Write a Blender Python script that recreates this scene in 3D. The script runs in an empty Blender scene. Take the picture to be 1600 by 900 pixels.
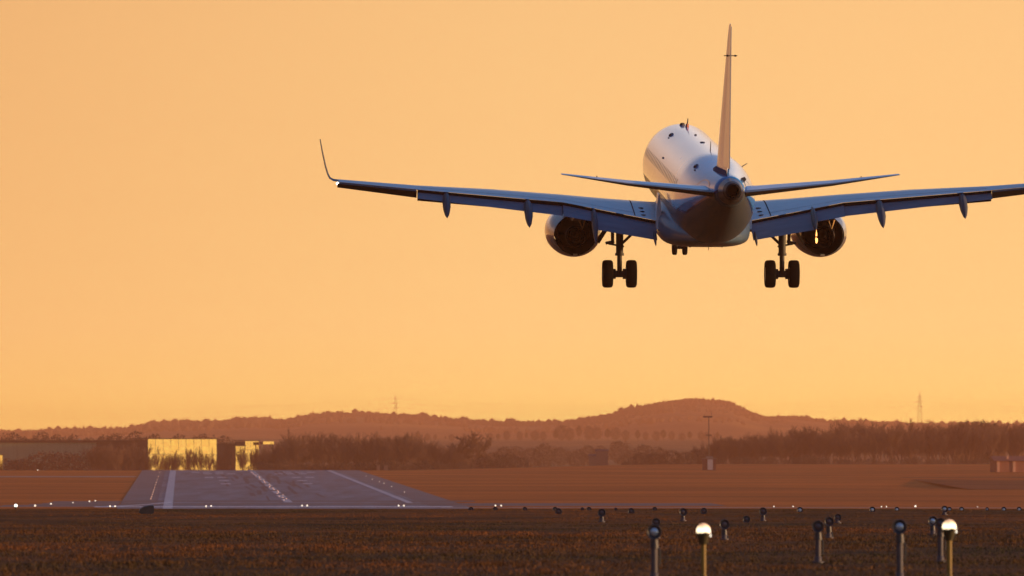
import bpy, math, random
import numpy as np
from mathutils import Vector, Matrix

random.seed(7)
RNG = np.random.default_rng(11)
SC = bpy.context.scene
COL = SC.collection
R = math.radians

# ------------------------------------------------------------------ camera
F = 12480.0            # focal length in pixels of a 1600 px wide frame
EYE = 1.6
HORIZON = 720.0        # image row of eye level
PITCH = math.atan((HORIZON - 450.0) / F)
cam_data = bpy.data.cameras.new('camera')
cam = bpy.data.objects.new('camera', cam_data)
COL.objects.link(cam)
cam_data.sensor_width = 36.0
cam_data.lens = F / 1600.0 * 36.0
cam_data.clip_start = 0.5
cam_data.clip_end = 60000.0
cam.location = (0, 0, EYE)
cam.rotation_euler = (R(90) + PITCH, 0, 0)
cam_data.dof.use_dof = True
cam_data.dof.focus_distance = 292.0
cam_data.dof.aperture_fstop = 4.8
SC.camera = cam

# ------------------------------------------------------------------ sky, sun, exposure
SUN_AZ = 95.0          # degrees clockwise from the viewing direction (+Y)
SUN_EL = 3.6
LOW = ((-0.004, (3.306, 2.422, 0.659)),
       (0.0045, (3.306, 2.422, 0.659)),
       (0.0055, (3.331, 2.45, 0.678)),
       (0.0067, (3.369, 2.489, 0.708)),
       (0.008, (2.734, 1.991, 0.6)),
       (0.0095, (2.291, 1.643, 0.524)),
       (0.0112, (1.981, 1.389, 0.463)),
       (0.0135, (1.737, 1.187, 0.417)),
       (0.0165, (1.559, 1.037, 0.386)),
       (0.02, (1.423, 0.927, 0.351)),
       (0.025, (1.307, 0.833, 0.321)),
       (0.032, (1.215, 0.757, 0.297)),
       (0.042, (1.139, 0.698, 0.279)),
       (0.057, (1.075, 0.648, 0.264)),
       (0.075, (1.03, 0.65, 0.32)),
       (0.1, (1.0, 0.74, 0.53)))                # sky colour by sine of the height angle, near the horizon
HIGH = ((-0.03, (0.15, 0.09, 0.05)), (-0.004, (1.0, 0.62, 0.25)), (0.10, (1.0, 0.74, 0.53)), (0.14, (1.25, 1.02, 0.86)), (0.17, (0.95, 0.88, 0.86)), (0.20, (0.42, 0.50, 0.64)),
        (0.25, (0.18, 0.33, 0.60)), (0.30, (0.14, 0.34, 0.70)), (0.45, (0.13, 0.36, 0.82)), (0.7, (0.08, 0.26, 0.68)))
w = bpy.data.worlds.new('World')
SC.world = w
w.use_nodes = True
nt = w.node_tree
nt.nodes.clear()
N = nt.nodes.new
L = nt.links.new
out = N('ShaderNodeOutputWorld')
sky = N('ShaderNodeTexSky')
sky.sky_type = 'NISHITA'
sky.sun_disc = False
sky.sun_elevation = R(SUN_EL)
sky.sun_rotation = R(SUN_AZ)
sky.air_density = 1.0
sky.dust_density = 1.5
sky.ozone_density = 3.0
bg_sky = N('ShaderNodeBackground')
bg_sky.inputs['Strength'].default_value = 0.15
L(sky.outputs[0], bg_sky.inputs['Color'])
tc = N('ShaderNodeTexCoord')
sep = N('ShaderNodeSeparateXYZ')
L(tc.outputs['Generated'], sep.inputs[0])


def math_node(tree, op, a, b=None, clamp=False):
    n = tree.nodes.new('ShaderNodeMath')
    n.operation = op
    n.use_clamp = clamp
    for i, v in enumerate((a, b)):
        if v is None:
            continue
        if isinstance(v, (int, float)):
            n.inputs[i].default_value = v
        else:
            tree.links.new(v, n.inputs[i])
    return n.outputs[0]


def dot_lobe(az, el, power):
    d = (math.sin(R(az)) * math.cos(R(el)), math.cos(R(az)) * math.cos(R(el)), math.sin(R(el)))
    v = N('ShaderNodeVectorMath')
    v.operation = 'DOT_PRODUCT'
    L(tc.outputs['Generated'], v.inputs[0])
    v.inputs[1].default_value = d
    c = math_node(nt, 'MAXIMUM', v.outputs['Value'], 0.0)
    return math_node(nt, 'POWER', c, power)


def sky_ramp(stops, z0, z1):
    r = N('ShaderNodeValToRGB')
    m = N('ShaderNodeMapRange')
    m.inputs['From Min'].default_value = z0
    m.inputs['From Max'].default_value = z1
    L(sep.outputs['Z'], m.inputs['Value'])
    L(m.outputs[0], r.inputs[0])
    e = r.color_ramp.elements
    for i, (z, c) in enumerate(stops):
        f = (z - z0) / (z1 - z0)
        el = e[i] if i < 2 else e.new(f)
        el.position = f
        el.color = (*c, 1)
    return r.outputs[0]


ramp_hi = sky_ramp(((-1.0, (0.05, 0.03, 0.02)), (1.0, (0.06, 0.20, 0.55))) + HIGH, -1.0, 1.0)
ramp_lo = sky_ramp((LOW[0], LOW[-1]) + LOW[1:-1], -0.004, 0.10)
pick = math_node(nt, 'MULTIPLY', math_node(nt, 'GREATER_THAN', sep.outputs['Z'], -0.004), math_node(nt, 'LESS_THAN', sep.outputs['Z'], 0.10))
ramp = N('ShaderNodeMix')
ramp.data_type = 'RGBA'
L(pick, ramp.inputs[0])
L(ramp_hi, ramp.inputs[6])
L(ramp_lo, ramp.inputs[7])
# brightest ahead, dim behind, a wide glow round the sun on the right
floor_ = math_node(nt, 'MULTIPLY_ADD', sep.outputs['Y'], 0.13)
floor_.node.inputs[2].default_value = 0.39
lobe = math_node(nt, 'ADD', math_node(nt, 'MULTIPLY', dot_lobe(5.0, 1.5, 26.0), 0.50), floor_)
sunlobe = math_node(nt, 'MULTIPLY', dot_lobe(SUN_AZ, 2.0, 5.0), 3.0)
tot0 = math_node(nt, 'ADD', lobe, sunlobe)
up_ = N('ShaderNodeMapRange')
up_.interpolation_type = 'SMOOTHSTEP'
up_.inputs['From Min'].default_value = 0.10
up_.inputs['From Max'].default_value = 0.40
L(sep.outputs['Z'], up_.inputs['Value'])
mf = N('ShaderNodeMix')
L(up_.outputs[0], mf.inputs[0])
L(tot0, mf.inputs[2])
mf.inputs[3].default_value = 0.75
tot = mf.outputs[0]
bg_band = N('ShaderNodeBackground')
lf = N('ShaderNodeMapRange')               # the sky reddens away from the sun, to the left
lf.inputs['From Min'].default_value = 0.0
lf.inputs['From Max'].default_value = -0.27
L(sep.outputs['X'], lf.inputs['Value'])
red = N('ShaderNodeMix')
red.data_type = 'RGBA'
red.blend_type = 'MULTIPLY'
L(lf.outputs[0], red.inputs[0])
L(ramp.outputs[2], red.inputs[6])
red.inputs[7].default_value = (1.0, 0.70, 0.55, 1)
L(red.outputs[2], bg_band.inputs['Color'])
L(tot, bg_band.inputs['Strength'])
mixs = N('ShaderNodeMixShader')
mr = N('ShaderNodeMapRange')
mr.interpolation_type = 'SMOOTHSTEP'
mr.inputs['From Min'].default_value = 0.20
mr.inputs['From Max'].default_value = 0.8
mr.inputs['To Max'].default_value = 0.35
L(sep.outputs['Z'], mr.inputs['Value'])
L(mr.outputs[0], mixs.inputs[0])
L(bg_band.outputs[0], mixs.inputs[1])
L(bg_sky.outputs[0], mixs.inputs[2])
L(mixs.outputs[0], out.inputs['Surface'])

sun_data = bpy.data.lights.new('sun', 'SUN')
sun_data.energy = 5.0
sun_data.angle = R(0.6)
sun_data.color = (1.0, 0.56, 0.24)
sun = bpy.data.objects.new('sun', sun_data)
COL.objects.link(sun)
sd = Vector((math.sin(R(SUN_AZ)) * math.cos(R(SUN_EL)), math.cos(R(SUN_AZ)) * math.cos(R(SUN_EL)), math.sin(R(SUN_EL))))
sun.rotation_euler = sd.to_track_quat('Z', 'Y').to_euler()
sun.location = (60, 0, 60)

SC.view_settings.view_transform = 'Standard'
SC.view_settings.look = 'None'
SC.view_settings.exposure = 0.0
SC.view_settings.gamma = 1.0
SC.view_settings.use_curve_mapping = False
SC.cycles.use_denoising = True
SC.cycles.max_bounces = 8
SC.cycles.volume_bounces = 3
SC.cycles.sample_clamp_indirect = 4.0

# ------------------------------------------------------------------ helpers


def at(px, py, Y):
    """world point seen at pixel (px, py) of the 1600 px frame, at distance Y"""
    return Vector(((px - 800.0) / F * Y, Y, EYE + (HORIZON - py) / F * Y))


def tag(o, label=None, cat=None, group=None, kind=None):
    for k, v in (('label', label), ('category', cat), ('group', group), ('kind', kind)):
        if v:
            o[k] = v
    return o


def empty(name, loc=(0, 0, 0), rot=(0, 0, 0)):
    o = bpy.data.objects.new(name, None)
    o.location = loc
    o.rotation_euler = rot
    o.empty_display_size = 0.3
    COL.objects.link(o)
    return o


def mat(name, base, rough=0.6, metal=0.0, coat=0.0, spec=0.5, noise=0.0, nscale=4.0, emit=None, estr=0.0, bump=0.0, stretch=(1, 1, 1), base2=None):
    m = bpy.data.materials.new(name)
    m.use_nodes = True
    t = m.node_tree
    p = t.nodes['Principled BSDF']
    p.inputs['Base Color'].default_value = (*base, 1)
    p.inputs['Roughness'].default_value = rough
    p.inputs['Metallic'].default_value = metal
    p.inputs['Coat Weight'].default_value = coat
    p.inputs['Coat Roughness'].default_value = 0.06
    p.inputs['Specular IOR Level'].default_value = spec
    if emit:
        p.inputs['Emission Color'].default_value = (*emit, 1)
        p.inputs['Emission Strength'].default_value = estr
    if noise or bump or base2:
        tcn = t.nodes.new('ShaderNodeTexCoord')
        mp = t.nodes.new('ShaderNodeMapping')
        mp.inputs['Scale'].default_value = stretch
        t.links.new(tcn.outputs['Object'], mp.inputs[0])
        nz = t.nodes.new('ShaderNodeTexNoise')
        nz.inputs['Scale'].default_value = nscale
        nz.inputs['Detail'].default_value = 6
        nz.inputs['Roughness'].default_value = 0.6
        t.links.new(mp.outputs[0], nz.inputs['Vector'])
        rp = t.nodes.new('ShaderNodeValToRGB')
        b2 = base2 or tuple(c * (1 - noise) for c in base)
        b1 = base if base2 else tuple(min(1, c * (1 + noise)) for c in base)
        rp.color_ramp.elements[0].position = 0.32
        rp.color_ramp.elements[1].position = 0.68
        rp.color_ramp.elements[0].color = (*b2, 1)
        rp.color_ramp.elements[1].color = (*b1, 1)
        t.links.new(nz.outputs['Fac'], rp.inputs[0])
        t.links.new(rp.outputs[0], p.inputs['Base Color'])
        if bump:
            bp = t.nodes.new('ShaderNodeBump')
            bp.inputs['Strength'].default_value = bump
            bp.inputs['Distance'].default_value = 0.05
            t.links.new(nz.outputs['Fac'], bp.inputs['Height'])
            t.links.new(bp.outputs[0], p.inputs['Normal'])
    return m


class MB:
    """collects polygons and builds them as one mesh object"""

    def __init__(self):
        self.v = []
        self.f = []
        self.sm = []
        self.mi = []

    def poly(self, pts, smooth=False, mi=0):
        b = len(self.v)
        self.v += [tuple(p) for p in pts]
        self.f.append(tuple(range(b, b + len(pts))))
        self.sm.append(smooth)
        self.mi.append(mi)

    def rings(self, rings, closed=True, cap0=True, cap1=True, smooth=True, mi=0):
        b = len(self.v)
        n = len(rings[0])
        for r in rings:
            self.v += [tuple(p) for p in r]
        for i in range(len(rings) - 1):
            for j in range(n if closed else n - 1):
                k = (j + 1) % n
                self.f.append((b + i * n + j, b + i * n + k, b + (i + 1) * n + k, b + (i + 1) * n + j))
                self.sm.append(smooth)
                self.mi.append(mi)
        if cap0:
            self.f.append(tuple(b + j for j in reversed(range(n))))
            self.sm.append(False)
            self.mi.append(mi)
        if cap1:
            self.f.append(tuple(b + (len(rings) - 1) * n + j for j in range(n)))
            self.sm.append(False)
            self.mi.append(mi)

    def box(self, c, s, rot=None, mi=0, taper=1.0):
        x, y, z = (q / 2 for q in s)
        pts = []
        for dz, k in ((-z, 1.0), (z, taper)):
            for dx, dy in ((-x, -y), (x, -y), (x, y), (-x, y)):
                p = Vector((dx * k, dy * k, dz))
                if rot is not None:
                    p = rot @ p
                pts.append(p + Vector(c))
        b = len(self.v)
        self.v += [tuple(p) for p in pts]
        for f in ((3, 2, 1, 0), (4, 5, 6, 7), (0, 1, 5, 4), (1, 2, 6, 5), (2, 3, 7, 6), (3, 0, 4, 7)):
            self.f.append(tuple(b + i for i in f))
            self.sm.append(False)
            self.mi.append(mi)

    def tube(self, a, b, r0, r1=None, n=10, mi=0, caps=True):
        a, b = Vector(a), Vector(b)
        r1 = r0 if r1 is None else r1
        d = (b - a).normalized()
        u = d.orthogonal().normalized()
        v = d.cross(u)
        rr = []
        for c, r in ((a, r0), (b, r1)):
            rr.append([c + (u * math.cos(2 * math.pi * k / n) + v * math.sin(2 * math.pi * k / n)) * r for k in range(n)])
        self.rings(rr, cap0=caps, cap1=caps, mi=mi)

    def lathe(self, prof, origin=(0, 0, 0), axis='Y', n=32, mi=0, cap0=True, cap1=True, scale=(1, 1)):
        """prof: (along axis, radius)"""
        o = Vector(origin)
        rr = []
        for s, r in prof:
            ring = []
            for k in range(n):
                a = 2 * math.pi * k / n
                c, d = r * math.cos(a) * scale[0], r * math.sin(a) * scale[1]
                ring.append(o + (Vector((c, s, d)) if axis == 'Y' else Vector((s, c, d)) if axis == 'X' else Vector((c, d, s))))
            rr.append(ring)
        self.rings(rr, cap0=cap0, cap1=cap1, mi=mi)

    def mesh(self, name, mats):
        me = bpy.data.meshes.new(name)
        me.from_pydata(self.v, [], self.f)
        for m in (mats if isinstance(mats, (list, tuple)) else [mats]):
            me.materials.append(m)
        me.polygons.foreach_set('use_smooth', self.sm)
        me.polygons.foreach_set('material_index', self.mi)
        me.update()
        return me

    def build(self, name, mats, parent=None, loc=None, fix=True):
        me = self.mesh(name, mats)
        if fix:
            import bmesh
            bm = bmesh.new()
            bm.from_mesh(me)
            bmesh.ops.recalc_face_normals(bm, faces=bm.faces)
            bm.to_mesh(me)
            bm.free()
        if any(self.sm):
            me.set_sharp_from_angle(angle=R(38))
        o = bpy.data.objects.new(name, me)
        COL.objects.link(o)
        if parent:
            o.parent = parent
        if loc is not None:
            o.location = loc
        return o


def smooth(e0, e1, x):
    t = np.clip((x - e0) / (e1 - e0), 0, 1)
    return t * t * (3 - 2 * t)


def value_noise(x, y, seed=0):
    xi, yi = np.floor(x).astype(np.int64), np.floor(y).astype(np.int64)
    fx, fy = x - xi, y - yi
    fx, fy = fx * fx * (3 - 2 * fx), fy * fy * (3 - 2 * fy)

    def h(a, b):
        n = (a * 374761393 + b * 668265263 + seed * 1274126177) & 0x7fffffff
        n = ((n ^ (n >> 13)) * 1103515245) & 0x7fffffff
        return ((n ^ (n >> 16)) & 0xffff) / 65535.0
    return (h(xi, yi) * (1 - fx) + h(xi + 1, yi) * fx) * (1 - fy) + (h(xi, yi + 1) * (1 - fx) + h(xi + 1, yi + 1) * fx) * fy


# ------------------------------------------------------------------ terrain
SLOPE = 0.00617


def plane_z(Y):
    return EYE - 16.33 + SLOPE * Y


RIDGE = np.array([(-2500, 690), (-600, 684), (0, 680), (120, 677), (200, 674), (225, 668), (245, 663), (300, 660), (400, 655), (436, 659),
                  (460, 656), (480, 650), (510, 648), (560, 646), (610, 648), (680, 653), (780, 661), (880, 660), (910, 657),
                  (940, 655), (970, 647), (1000, 639), (1040, 630), (1080, 627), (1120, 630), (1145, 634), (1165, 643),
                  (1190, 653), (1250, 656), (1300, 662), (1400, 666), (1600, 668), (2400, 676), (4500, 690)], float)
RIDGE[:, 1] += 5.0 * smooth(150, 320, RIDGE[:, 0]) * (1 - smooth(850, 960, RIDGE[:, 0]))
RY = 12500.0


def ground(X, Y):
    X = np.asarray(X, float)
    Y = np.asarray(Y, float)
    P = plane_z(Y)
    P700 = plane_z(700.0)
    near = P700 * smooth(255, 700, Y)
    z = np.where(Y < 700, near, P)
    # rolling of the fields away from the runway
    ax = np.abs(X - (-38.2 + (Y - 1387) * -0.0414))
    roll = (value_noise(X / 90 + 3, Y / 160, 1) - .5) * 1.0 * smooth(70, 160, ax) * smooth(1250, 1400, Y) * (1 - smooth(2150, 2300, Y))
    z = z + roll
    # crest of the field, the valley behind it
    C = 2215 + 265 * smooth(-45, 60, X)
    crest = plane_z(C)
    z = np.where(Y > C, crest - 5.0 * smooth(0, 260, Y - C), z)
    # the slope of fields behind
    mid = 2.0 + (np.minimum(Y, 6300) - 3200) / 3100 * 17.0
    z = np.where(Y > 2600, z + (mid - z) * smooth(2700, 4600, Y), z)
    # wooded ridge
    px = 800 + X * F / np.maximum(Y, 1)
    zr = EYE + (HORIZON - np.interp(px, RIDGE[:, 0], RIDGE[:, 1])) * RY / F
    rise = smooth(6600, RY, Y)
    z = np.where(Y > 6600, z * (1 - rise) + zr * rise, z)
    z = np.where(Y > RY, zr - (zr - 4) * smooth(RY + 150, RY + 2200, Y), z)
    return z


def gz(X, Y):
    return float(ground(np.array([X]), np.array([Y]))[0])


def hit(px, py):
    """ground point seen at a pixel, on the runway slope or the near meadow"""
    k = py - HORIZON
    if py > 799:
        Y = EYE * F / k
        return Vector(((px - 800) / F * Y, Y, 0))
    Y = 16.33 * F / (py - 643.0)
    return Vector(((px - 800) / F * Y, Y, gz((px - 800) / F * Y, Y)))


ys = np.concatenate([np.linspace(-300, 90, 14), np.linspace(95, 300, 120), np.linspace(305, 700, 50), np.linspace(710, 2700, 150),
                     np.linspace(2730, 6600, 70), np.linspace(6680, 12800, 100), np.linspace(12950, 15500, 20)])
s = np.linspace(-1, 1, 381)
t = 0.15 * s + 0.85 * s ** 5
gx = t[None, :] * (500 + 0.36 * np.abs(ys))[:, None]
gy = np.repeat(ys[:, None], len(s), 1)
gzv = ground(gx, gy)
nr, nc = gx.shape
verts = np.stack([gx, gy, gzv], -1).reshape(-1, 3)
idx = np.arange(nr * nc).reshape(nr, nc)
faces = np.stack([idx[:-1, :-1], idx[:-1, 1:], idx[1:, 1:], idx[1:, :-1]], -1).reshape(-1, 4)


def np_mesh(name, verts, faces, mats, smooth_=True):
    me = bpy.data.meshes.new(name)
    k = faces.shape[1]
    me.vertices.add(len(verts))
    me.vertices.foreach_set('co', np.asarray(verts, np.float32).ravel())
    me.loops.add(faces.size)
    me.loops.foreach_set('vertex_index', faces.astype(np.int32).ravel())
    me.polygons.add(len(faces))
    me.polygons.foreach_set('loop_start', np.arange(0, faces.size, k, dtype=np.int32))
    me.polygons.foreach_set('use_smooth', np.full(len(faces), smooth_))
    for m in mats:
        me.materials.append(m)
    me.update(calc_edges=True)
    me.validate()
    o = bpy.data.objects.new(name, me)
    COL.objects.link(o)
    return o


def ground_material():
    m = bpy.data.materials.new('meadow_and_fields')
    m.use_nodes = True
    t = m.node_tree
    p = t.nodes['Principled BSDF']
    p.inputs['Roughness'].default_value = 0.95
    p.inputs['Specular IOR Level'].default_value = 0.1
    geo = t.nodes.new('ShaderNodeNewGeometry')

    def noise(scale, sx, sy, detail=6, rough=.6):
        mp = t.nodes.new('ShaderNodeMapping')
        mp.inputs['Scale'].default_value = (sx, sy, 1)
        t.links.new(geo.outputs['Position'], mp.inputs[0])
        nz = t.nodes.new('ShaderNodeTexNoise')
        nz.inputs['Scale'].default_value = scale
        nz.inputs['Detail'].default_value = detail
        nz.inputs['Roughness'].default_value = rough
        t.links.new(mp.outputs[0], nz.inputs['Vector'])
        return nz.outputs['Fac']

    def rampn(fac, stops):
        r = t.nodes.new('ShaderNodeValToRGB')
        r.color_ramp.elements[0].position = stops[0][0]
        r.color_ramp.elements[0].color = (*stops[0][1], 1)
        r.color_ramp.elements[1].position = stops[-1][0]
        r.color_ramp.elements[1].color = (*stops[-1][1], 1)
        for pos, c in stops[1:-1]:
            r.color_ramp.elements.new(pos).color = (*c, 1)
        t.links.new(fac, r.inputs[0])
        return r.outputs[0]

    def mix(f, a, b):
        n = t.nodes.new('ShaderNodeMix')
        n.data_type = 'RGBA'
        t.links.new(f, n.inputs[0]) if not isinstance(f, float) else None
        t.links.new(a, n.inputs[6])
        t.links.new(b, n.inputs[7])
        return n.outputs[2]
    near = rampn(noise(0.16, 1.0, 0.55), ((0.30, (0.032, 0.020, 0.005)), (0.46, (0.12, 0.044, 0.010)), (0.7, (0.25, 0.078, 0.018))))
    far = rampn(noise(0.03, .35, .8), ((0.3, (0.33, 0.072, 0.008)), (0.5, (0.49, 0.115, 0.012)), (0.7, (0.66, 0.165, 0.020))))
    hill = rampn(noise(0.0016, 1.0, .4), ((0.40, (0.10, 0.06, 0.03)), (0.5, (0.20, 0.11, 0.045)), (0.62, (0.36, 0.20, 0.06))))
    sp = t.nodes.new('ShaderNodeSeparateXYZ')
    t.links.new(geo.outputs['Position'], sp.inputs[0])

    def step(a, b):
        r = t.nodes.new('ShaderNodeMapRange')
        r.inputs['From Min'].default_value = a
        r.inputs['From Max'].default_value = b
        t.links.new(sp.outputs['Y'], r.inputs['Value'])
        return r.outputs[0]
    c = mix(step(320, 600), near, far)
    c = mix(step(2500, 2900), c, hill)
    t.links.new(c, p.inputs['Base Color'])
    bp = t.nodes.new('ShaderNodeBump')
    bp.inputs['Strength'].default_value = 0.7
    bp.inputs['Distance'].default_value = 0.25
    t.links.new(noise(1.6, 1, 1, 5, .7), bp.inputs['Height'])
    t.links.new(bp.outputs[0], p.inputs['Normal'])
    return m


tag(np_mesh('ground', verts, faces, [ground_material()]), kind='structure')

# ------------------------------------------------------------------ runway, taxiway, markings
RA = -0.0414


def rw(u, Y):
    """world x of a point u metres right of the runway's centre line"""
    return -38.2 + (Y - 1387) * RA + u


def strip(mb, u0, u1, Y0, Y1, dz, n=24, slant=0.0):
    for i in range(n):
        a, b = Y0 + (Y1 - Y0) * i / n, Y0 + (Y1 - Y0) * (i + 1) / n
        q = []
        for (u, Y) in ((u0, a), (u1, a), (u1, b), (u0, b)):
            x = rw(u + slant * (Y - Y0), Y)
            q.append((x, Y, gz(x, Y) + dz))
        mb.poly(q)


M_asphalt = mat('runway_asphalt', (0.10, 0.155, 0.185), 0.85, noise=0.34, nscale=0.22, stretch=(1, .05, 1), spec=.3)
M_shoulder = mat('shoulder_asphalt', (0.10, 0.125, 0.14), 0.9, noise=0.2, nscale=0.08, stretch=(1, .25, 1), spec=.3)
M_taxi = mat('taxiway_asphalt', (0.10, 0.095, 0.095), 0.85, noise=0.3, nscale=0.05, stretch=(.3, 1, 1), spec=.3)
M_paint = mat('worn_white_paint', (0.40, 0.42, 0.43), 0.6, noise=0.35, nscale=0.5)
M_dark_strip = mat('dark_strip_asphalt', (0.05, 0.05, 0.055), 0.8, noise=.3, nscale=.06, stretch=(.3, 1, 1))
mb = MB()
strip(mb, -30, 30, 800, 2290, 0.03, 40)
tag(mb.build('runway_shoulder', M_shoulder, fix=False), kind='structure')
mb = MB()
strip(mb, -23.5, 23.5, 800, 2290, 0.06, 40)
tag(mb.build('runway', M_asphalt, fix=False), kind='structure')
mb = MB()
strip(mb, -140, -30.2, 1368, 1455, 0.03, 6)
strip(mb, 30.2, 75, 1380, 1420, 0.03, 6)
tag(mb.build('taxiway', M_taxi, fix=False), kind='structure')
mb = MB()
strip(mb, -30, 30, 1396, 1412, 0.085, 2)  # darker strips laid across the runway
strip(mb, -30, 34, 1440, 1455, 0.085, 2)
tag(mb.build('dark_cross_strip', M_dark_strip, fix=False), kind='structure')
mb = MB()
rs_ = random.Random(31)
for k in range(46):                                                    # rubber left by landing wheels
    u0 = rs_.choice((-1, 1)) * abs(rs_.gauss(4.2, 2.4))
    y0 = rs_.uniform(1440, 2050)
    strip(mb, u0, u0 + rs_.uniform(.35, 1.0), y0, y0 + rs_.uniform(40, 170), 0.075 + k * .0001, 3, rs_.gauss(0, .004))
tag(mb.build('tyre_marks', mat('rubber_deposit', (0.055, 0.062, 0.068), .8, noise=.3, nscale=.3, spec=.3), fix=False), kind='structure')
mb = MB()
strip(mb, -22.3, -20.7, 1330, 2260, 0.09, 30)
strip(mb, 20.9, 22.1, 1420, 2260, 0.09, 30)
for k in range(11):                                                    # centre line dashes
    strip(mb, -.75, .75, 1430 + k * 76, 1430 + k * 76 + 52, 0.09, 2)
for y0, offs in ((1788, (9.2,)), (1870, (9.2,)), (1960, (9.2, 12.4)), (2075, (6.2, 9.2, 12.4)), (2130, (9.2, 12.4, 15.5))):   # touchdown zone bars
    for o_ in offs:
        for sgn in (-1, 1):
            strip(mb, sgn * o_ - 1.1, sgn * o_ + 1.1, y0, y0 + 20, 0.09, 1)
mb2 = MB()
strip(mb2, -34, 27, 1358, 1366, 0.10, 1)                               # line across the near end
for k in range(14):                                                    # lead-on curve from the taxiway
    a0, a1 = k / 14, (k + 1) / 14
    q = []
    for a, dd in ((a0, 0), (a0, 7), (a1, 7), (a1, 0)):
        u = -32 + 11 * a
        Y = 1364 + 62 * a ** 1.7 + dd
        x = rw(u, Y)
        q.append((x, Y, gz(x, Y) + 0.115))
    mb2.poly(q)
tag(mb.build('runway_markings', M_paint, fix=False), kind='structure')
mb = mb2
tag(mb.build('threshold_line', mat('bright_white_paint', (0.80, 0.80, 0.80), .45, noise=.15, nscale=.4), fix=False), kind='structure')  # brighter white than the other runway markings
mb = MB()
for k in range(60):
    x0, x1 = -12 + k * 2.2, -12 + k * 2.2 + 2.2
    q = [(x, Y, gz(x, Y) + .05) for x, Y in ((x0, 1352), (x1, 1352), (x1, 1357), (x0, 1357))]
    mb.poly(q)
tag(mb.build('service_road', mat('pale_concrete', (0.42, 0.38, 0.34), .8, noise=.15, nscale=.3), fix=False), kind='structure')
mb = MB()                                                              # grey track over the field on the left, a darker patch of field on the right
for k in range(30):
    x0, x1 = -190 + k * 3.2, -190 + (k + 1) * 3.2
    mb.poly([(x, Y, gz(x, Y) + .06) for x, Y in ((x0, 1985), (x1, 1985), (x1, 2010), (x0, 2010))])
tag(mb.build('field_track', mat('gravel_track', (0.40, 0.27, 0.20), .9, noise=.2, nscale=.2), fix=False), kind='structure')
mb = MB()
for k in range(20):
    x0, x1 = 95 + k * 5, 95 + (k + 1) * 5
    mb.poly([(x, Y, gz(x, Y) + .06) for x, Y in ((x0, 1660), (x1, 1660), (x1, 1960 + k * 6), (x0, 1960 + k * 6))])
tag(mb.build('dark_field_patch', mat('darker_field', (0.24, 0.07, 0.022), .95, spec=.05, bump=1.0, noise=.4, nscale=.02, stretch=(.3, 1, 1)), fix=False), kind='structure')
# ------------------------------------------------------------------ airliner (x right, y to the nose, z up)
M_livery = bpy.data.materials.new('blue_and_white_gloss_livery')
M_livery.use_nodes = True
_t = M_livery.node_tree
_p = _t.nodes['Principled BSDF']
_p.inputs['Roughness'].default_value = 0.35
_p.inputs['Coat Weight'].default_value = 1.0
_p.inputs['Specular IOR Level'].default_value = 0.3
_p.inputs['Coat Roughness'].default_value = 0.09
_tc = _t.nodes.new('ShaderNodeTexCoord')
_s = _t.nodes.new('ShaderNodeSeparateXYZ')
_t.links.new(_tc.outputs['Object'], _s.inputs[0])
# height above a line that climbs with the tail
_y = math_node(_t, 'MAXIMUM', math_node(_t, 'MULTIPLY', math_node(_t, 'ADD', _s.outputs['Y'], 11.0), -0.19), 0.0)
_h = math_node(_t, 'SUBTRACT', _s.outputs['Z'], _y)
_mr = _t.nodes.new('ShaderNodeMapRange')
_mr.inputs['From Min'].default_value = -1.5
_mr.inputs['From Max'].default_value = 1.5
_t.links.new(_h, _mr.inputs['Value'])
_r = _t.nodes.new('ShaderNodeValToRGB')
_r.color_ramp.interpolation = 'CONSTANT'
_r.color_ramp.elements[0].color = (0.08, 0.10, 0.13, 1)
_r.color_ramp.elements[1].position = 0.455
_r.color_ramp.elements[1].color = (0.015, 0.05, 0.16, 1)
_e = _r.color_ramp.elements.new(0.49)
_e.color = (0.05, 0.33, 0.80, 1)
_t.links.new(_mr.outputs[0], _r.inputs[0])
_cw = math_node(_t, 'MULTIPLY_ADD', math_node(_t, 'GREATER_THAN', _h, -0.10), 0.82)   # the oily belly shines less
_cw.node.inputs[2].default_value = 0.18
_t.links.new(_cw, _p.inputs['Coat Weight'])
_nz = _t.nodes.new('ShaderNodeTexNoise')
_nz.inputs['Scale'].default_value = 1.3
_nz.inputs['Detail'].default_value = 5
_t.links.new(_tc.outputs['Object'], _nz.inputs['Vector'])
_mx = _t.nodes.new('ShaderNodeMix')
_mx.data_type = 'RGBA'
_mx.blend_type = 'MULTIPLY'
_mx.inputs[0].default_value = 0.25
_t.links.new(_r.outputs[0], _mx.inputs[6])
_t.links.new(_nz.outputs['Fac'], _mx.inputs[7])
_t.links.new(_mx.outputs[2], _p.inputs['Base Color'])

M_white = mat('white_aircraft_paint', (0.72, 0.72, 0.73), 0.32, coat=0.7, noise=0.05, nscale=1.5)
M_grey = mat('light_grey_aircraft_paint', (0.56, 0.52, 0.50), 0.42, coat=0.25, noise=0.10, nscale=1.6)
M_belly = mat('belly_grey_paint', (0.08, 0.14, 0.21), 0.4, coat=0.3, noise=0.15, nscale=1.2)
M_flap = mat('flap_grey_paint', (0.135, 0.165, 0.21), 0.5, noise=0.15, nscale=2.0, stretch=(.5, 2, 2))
M_darkgap = mat('dark_seal', (0.010, 0.010, 0.013), 0.9, spec=0.0)
M_metal = mat('polished_metal_lip', (0.62, 0.60, 0.58), 0.18, metal=1.0, noise=.06, nscale=3)
M_hot = mat('heat_stained_metal', (0.035, 0.028, 0.028), 0.38, metal=0.8, noise=.3, nscale=3)
M_dark = mat('aileron_dark_paint', (.04, .045, .055), .5, noise=.15, nscale=2)
M_fillet = mat('pale_fillet_paint', (.55, .58, .62), .35, coat=.4, noise=.1, nscale=2)
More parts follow.
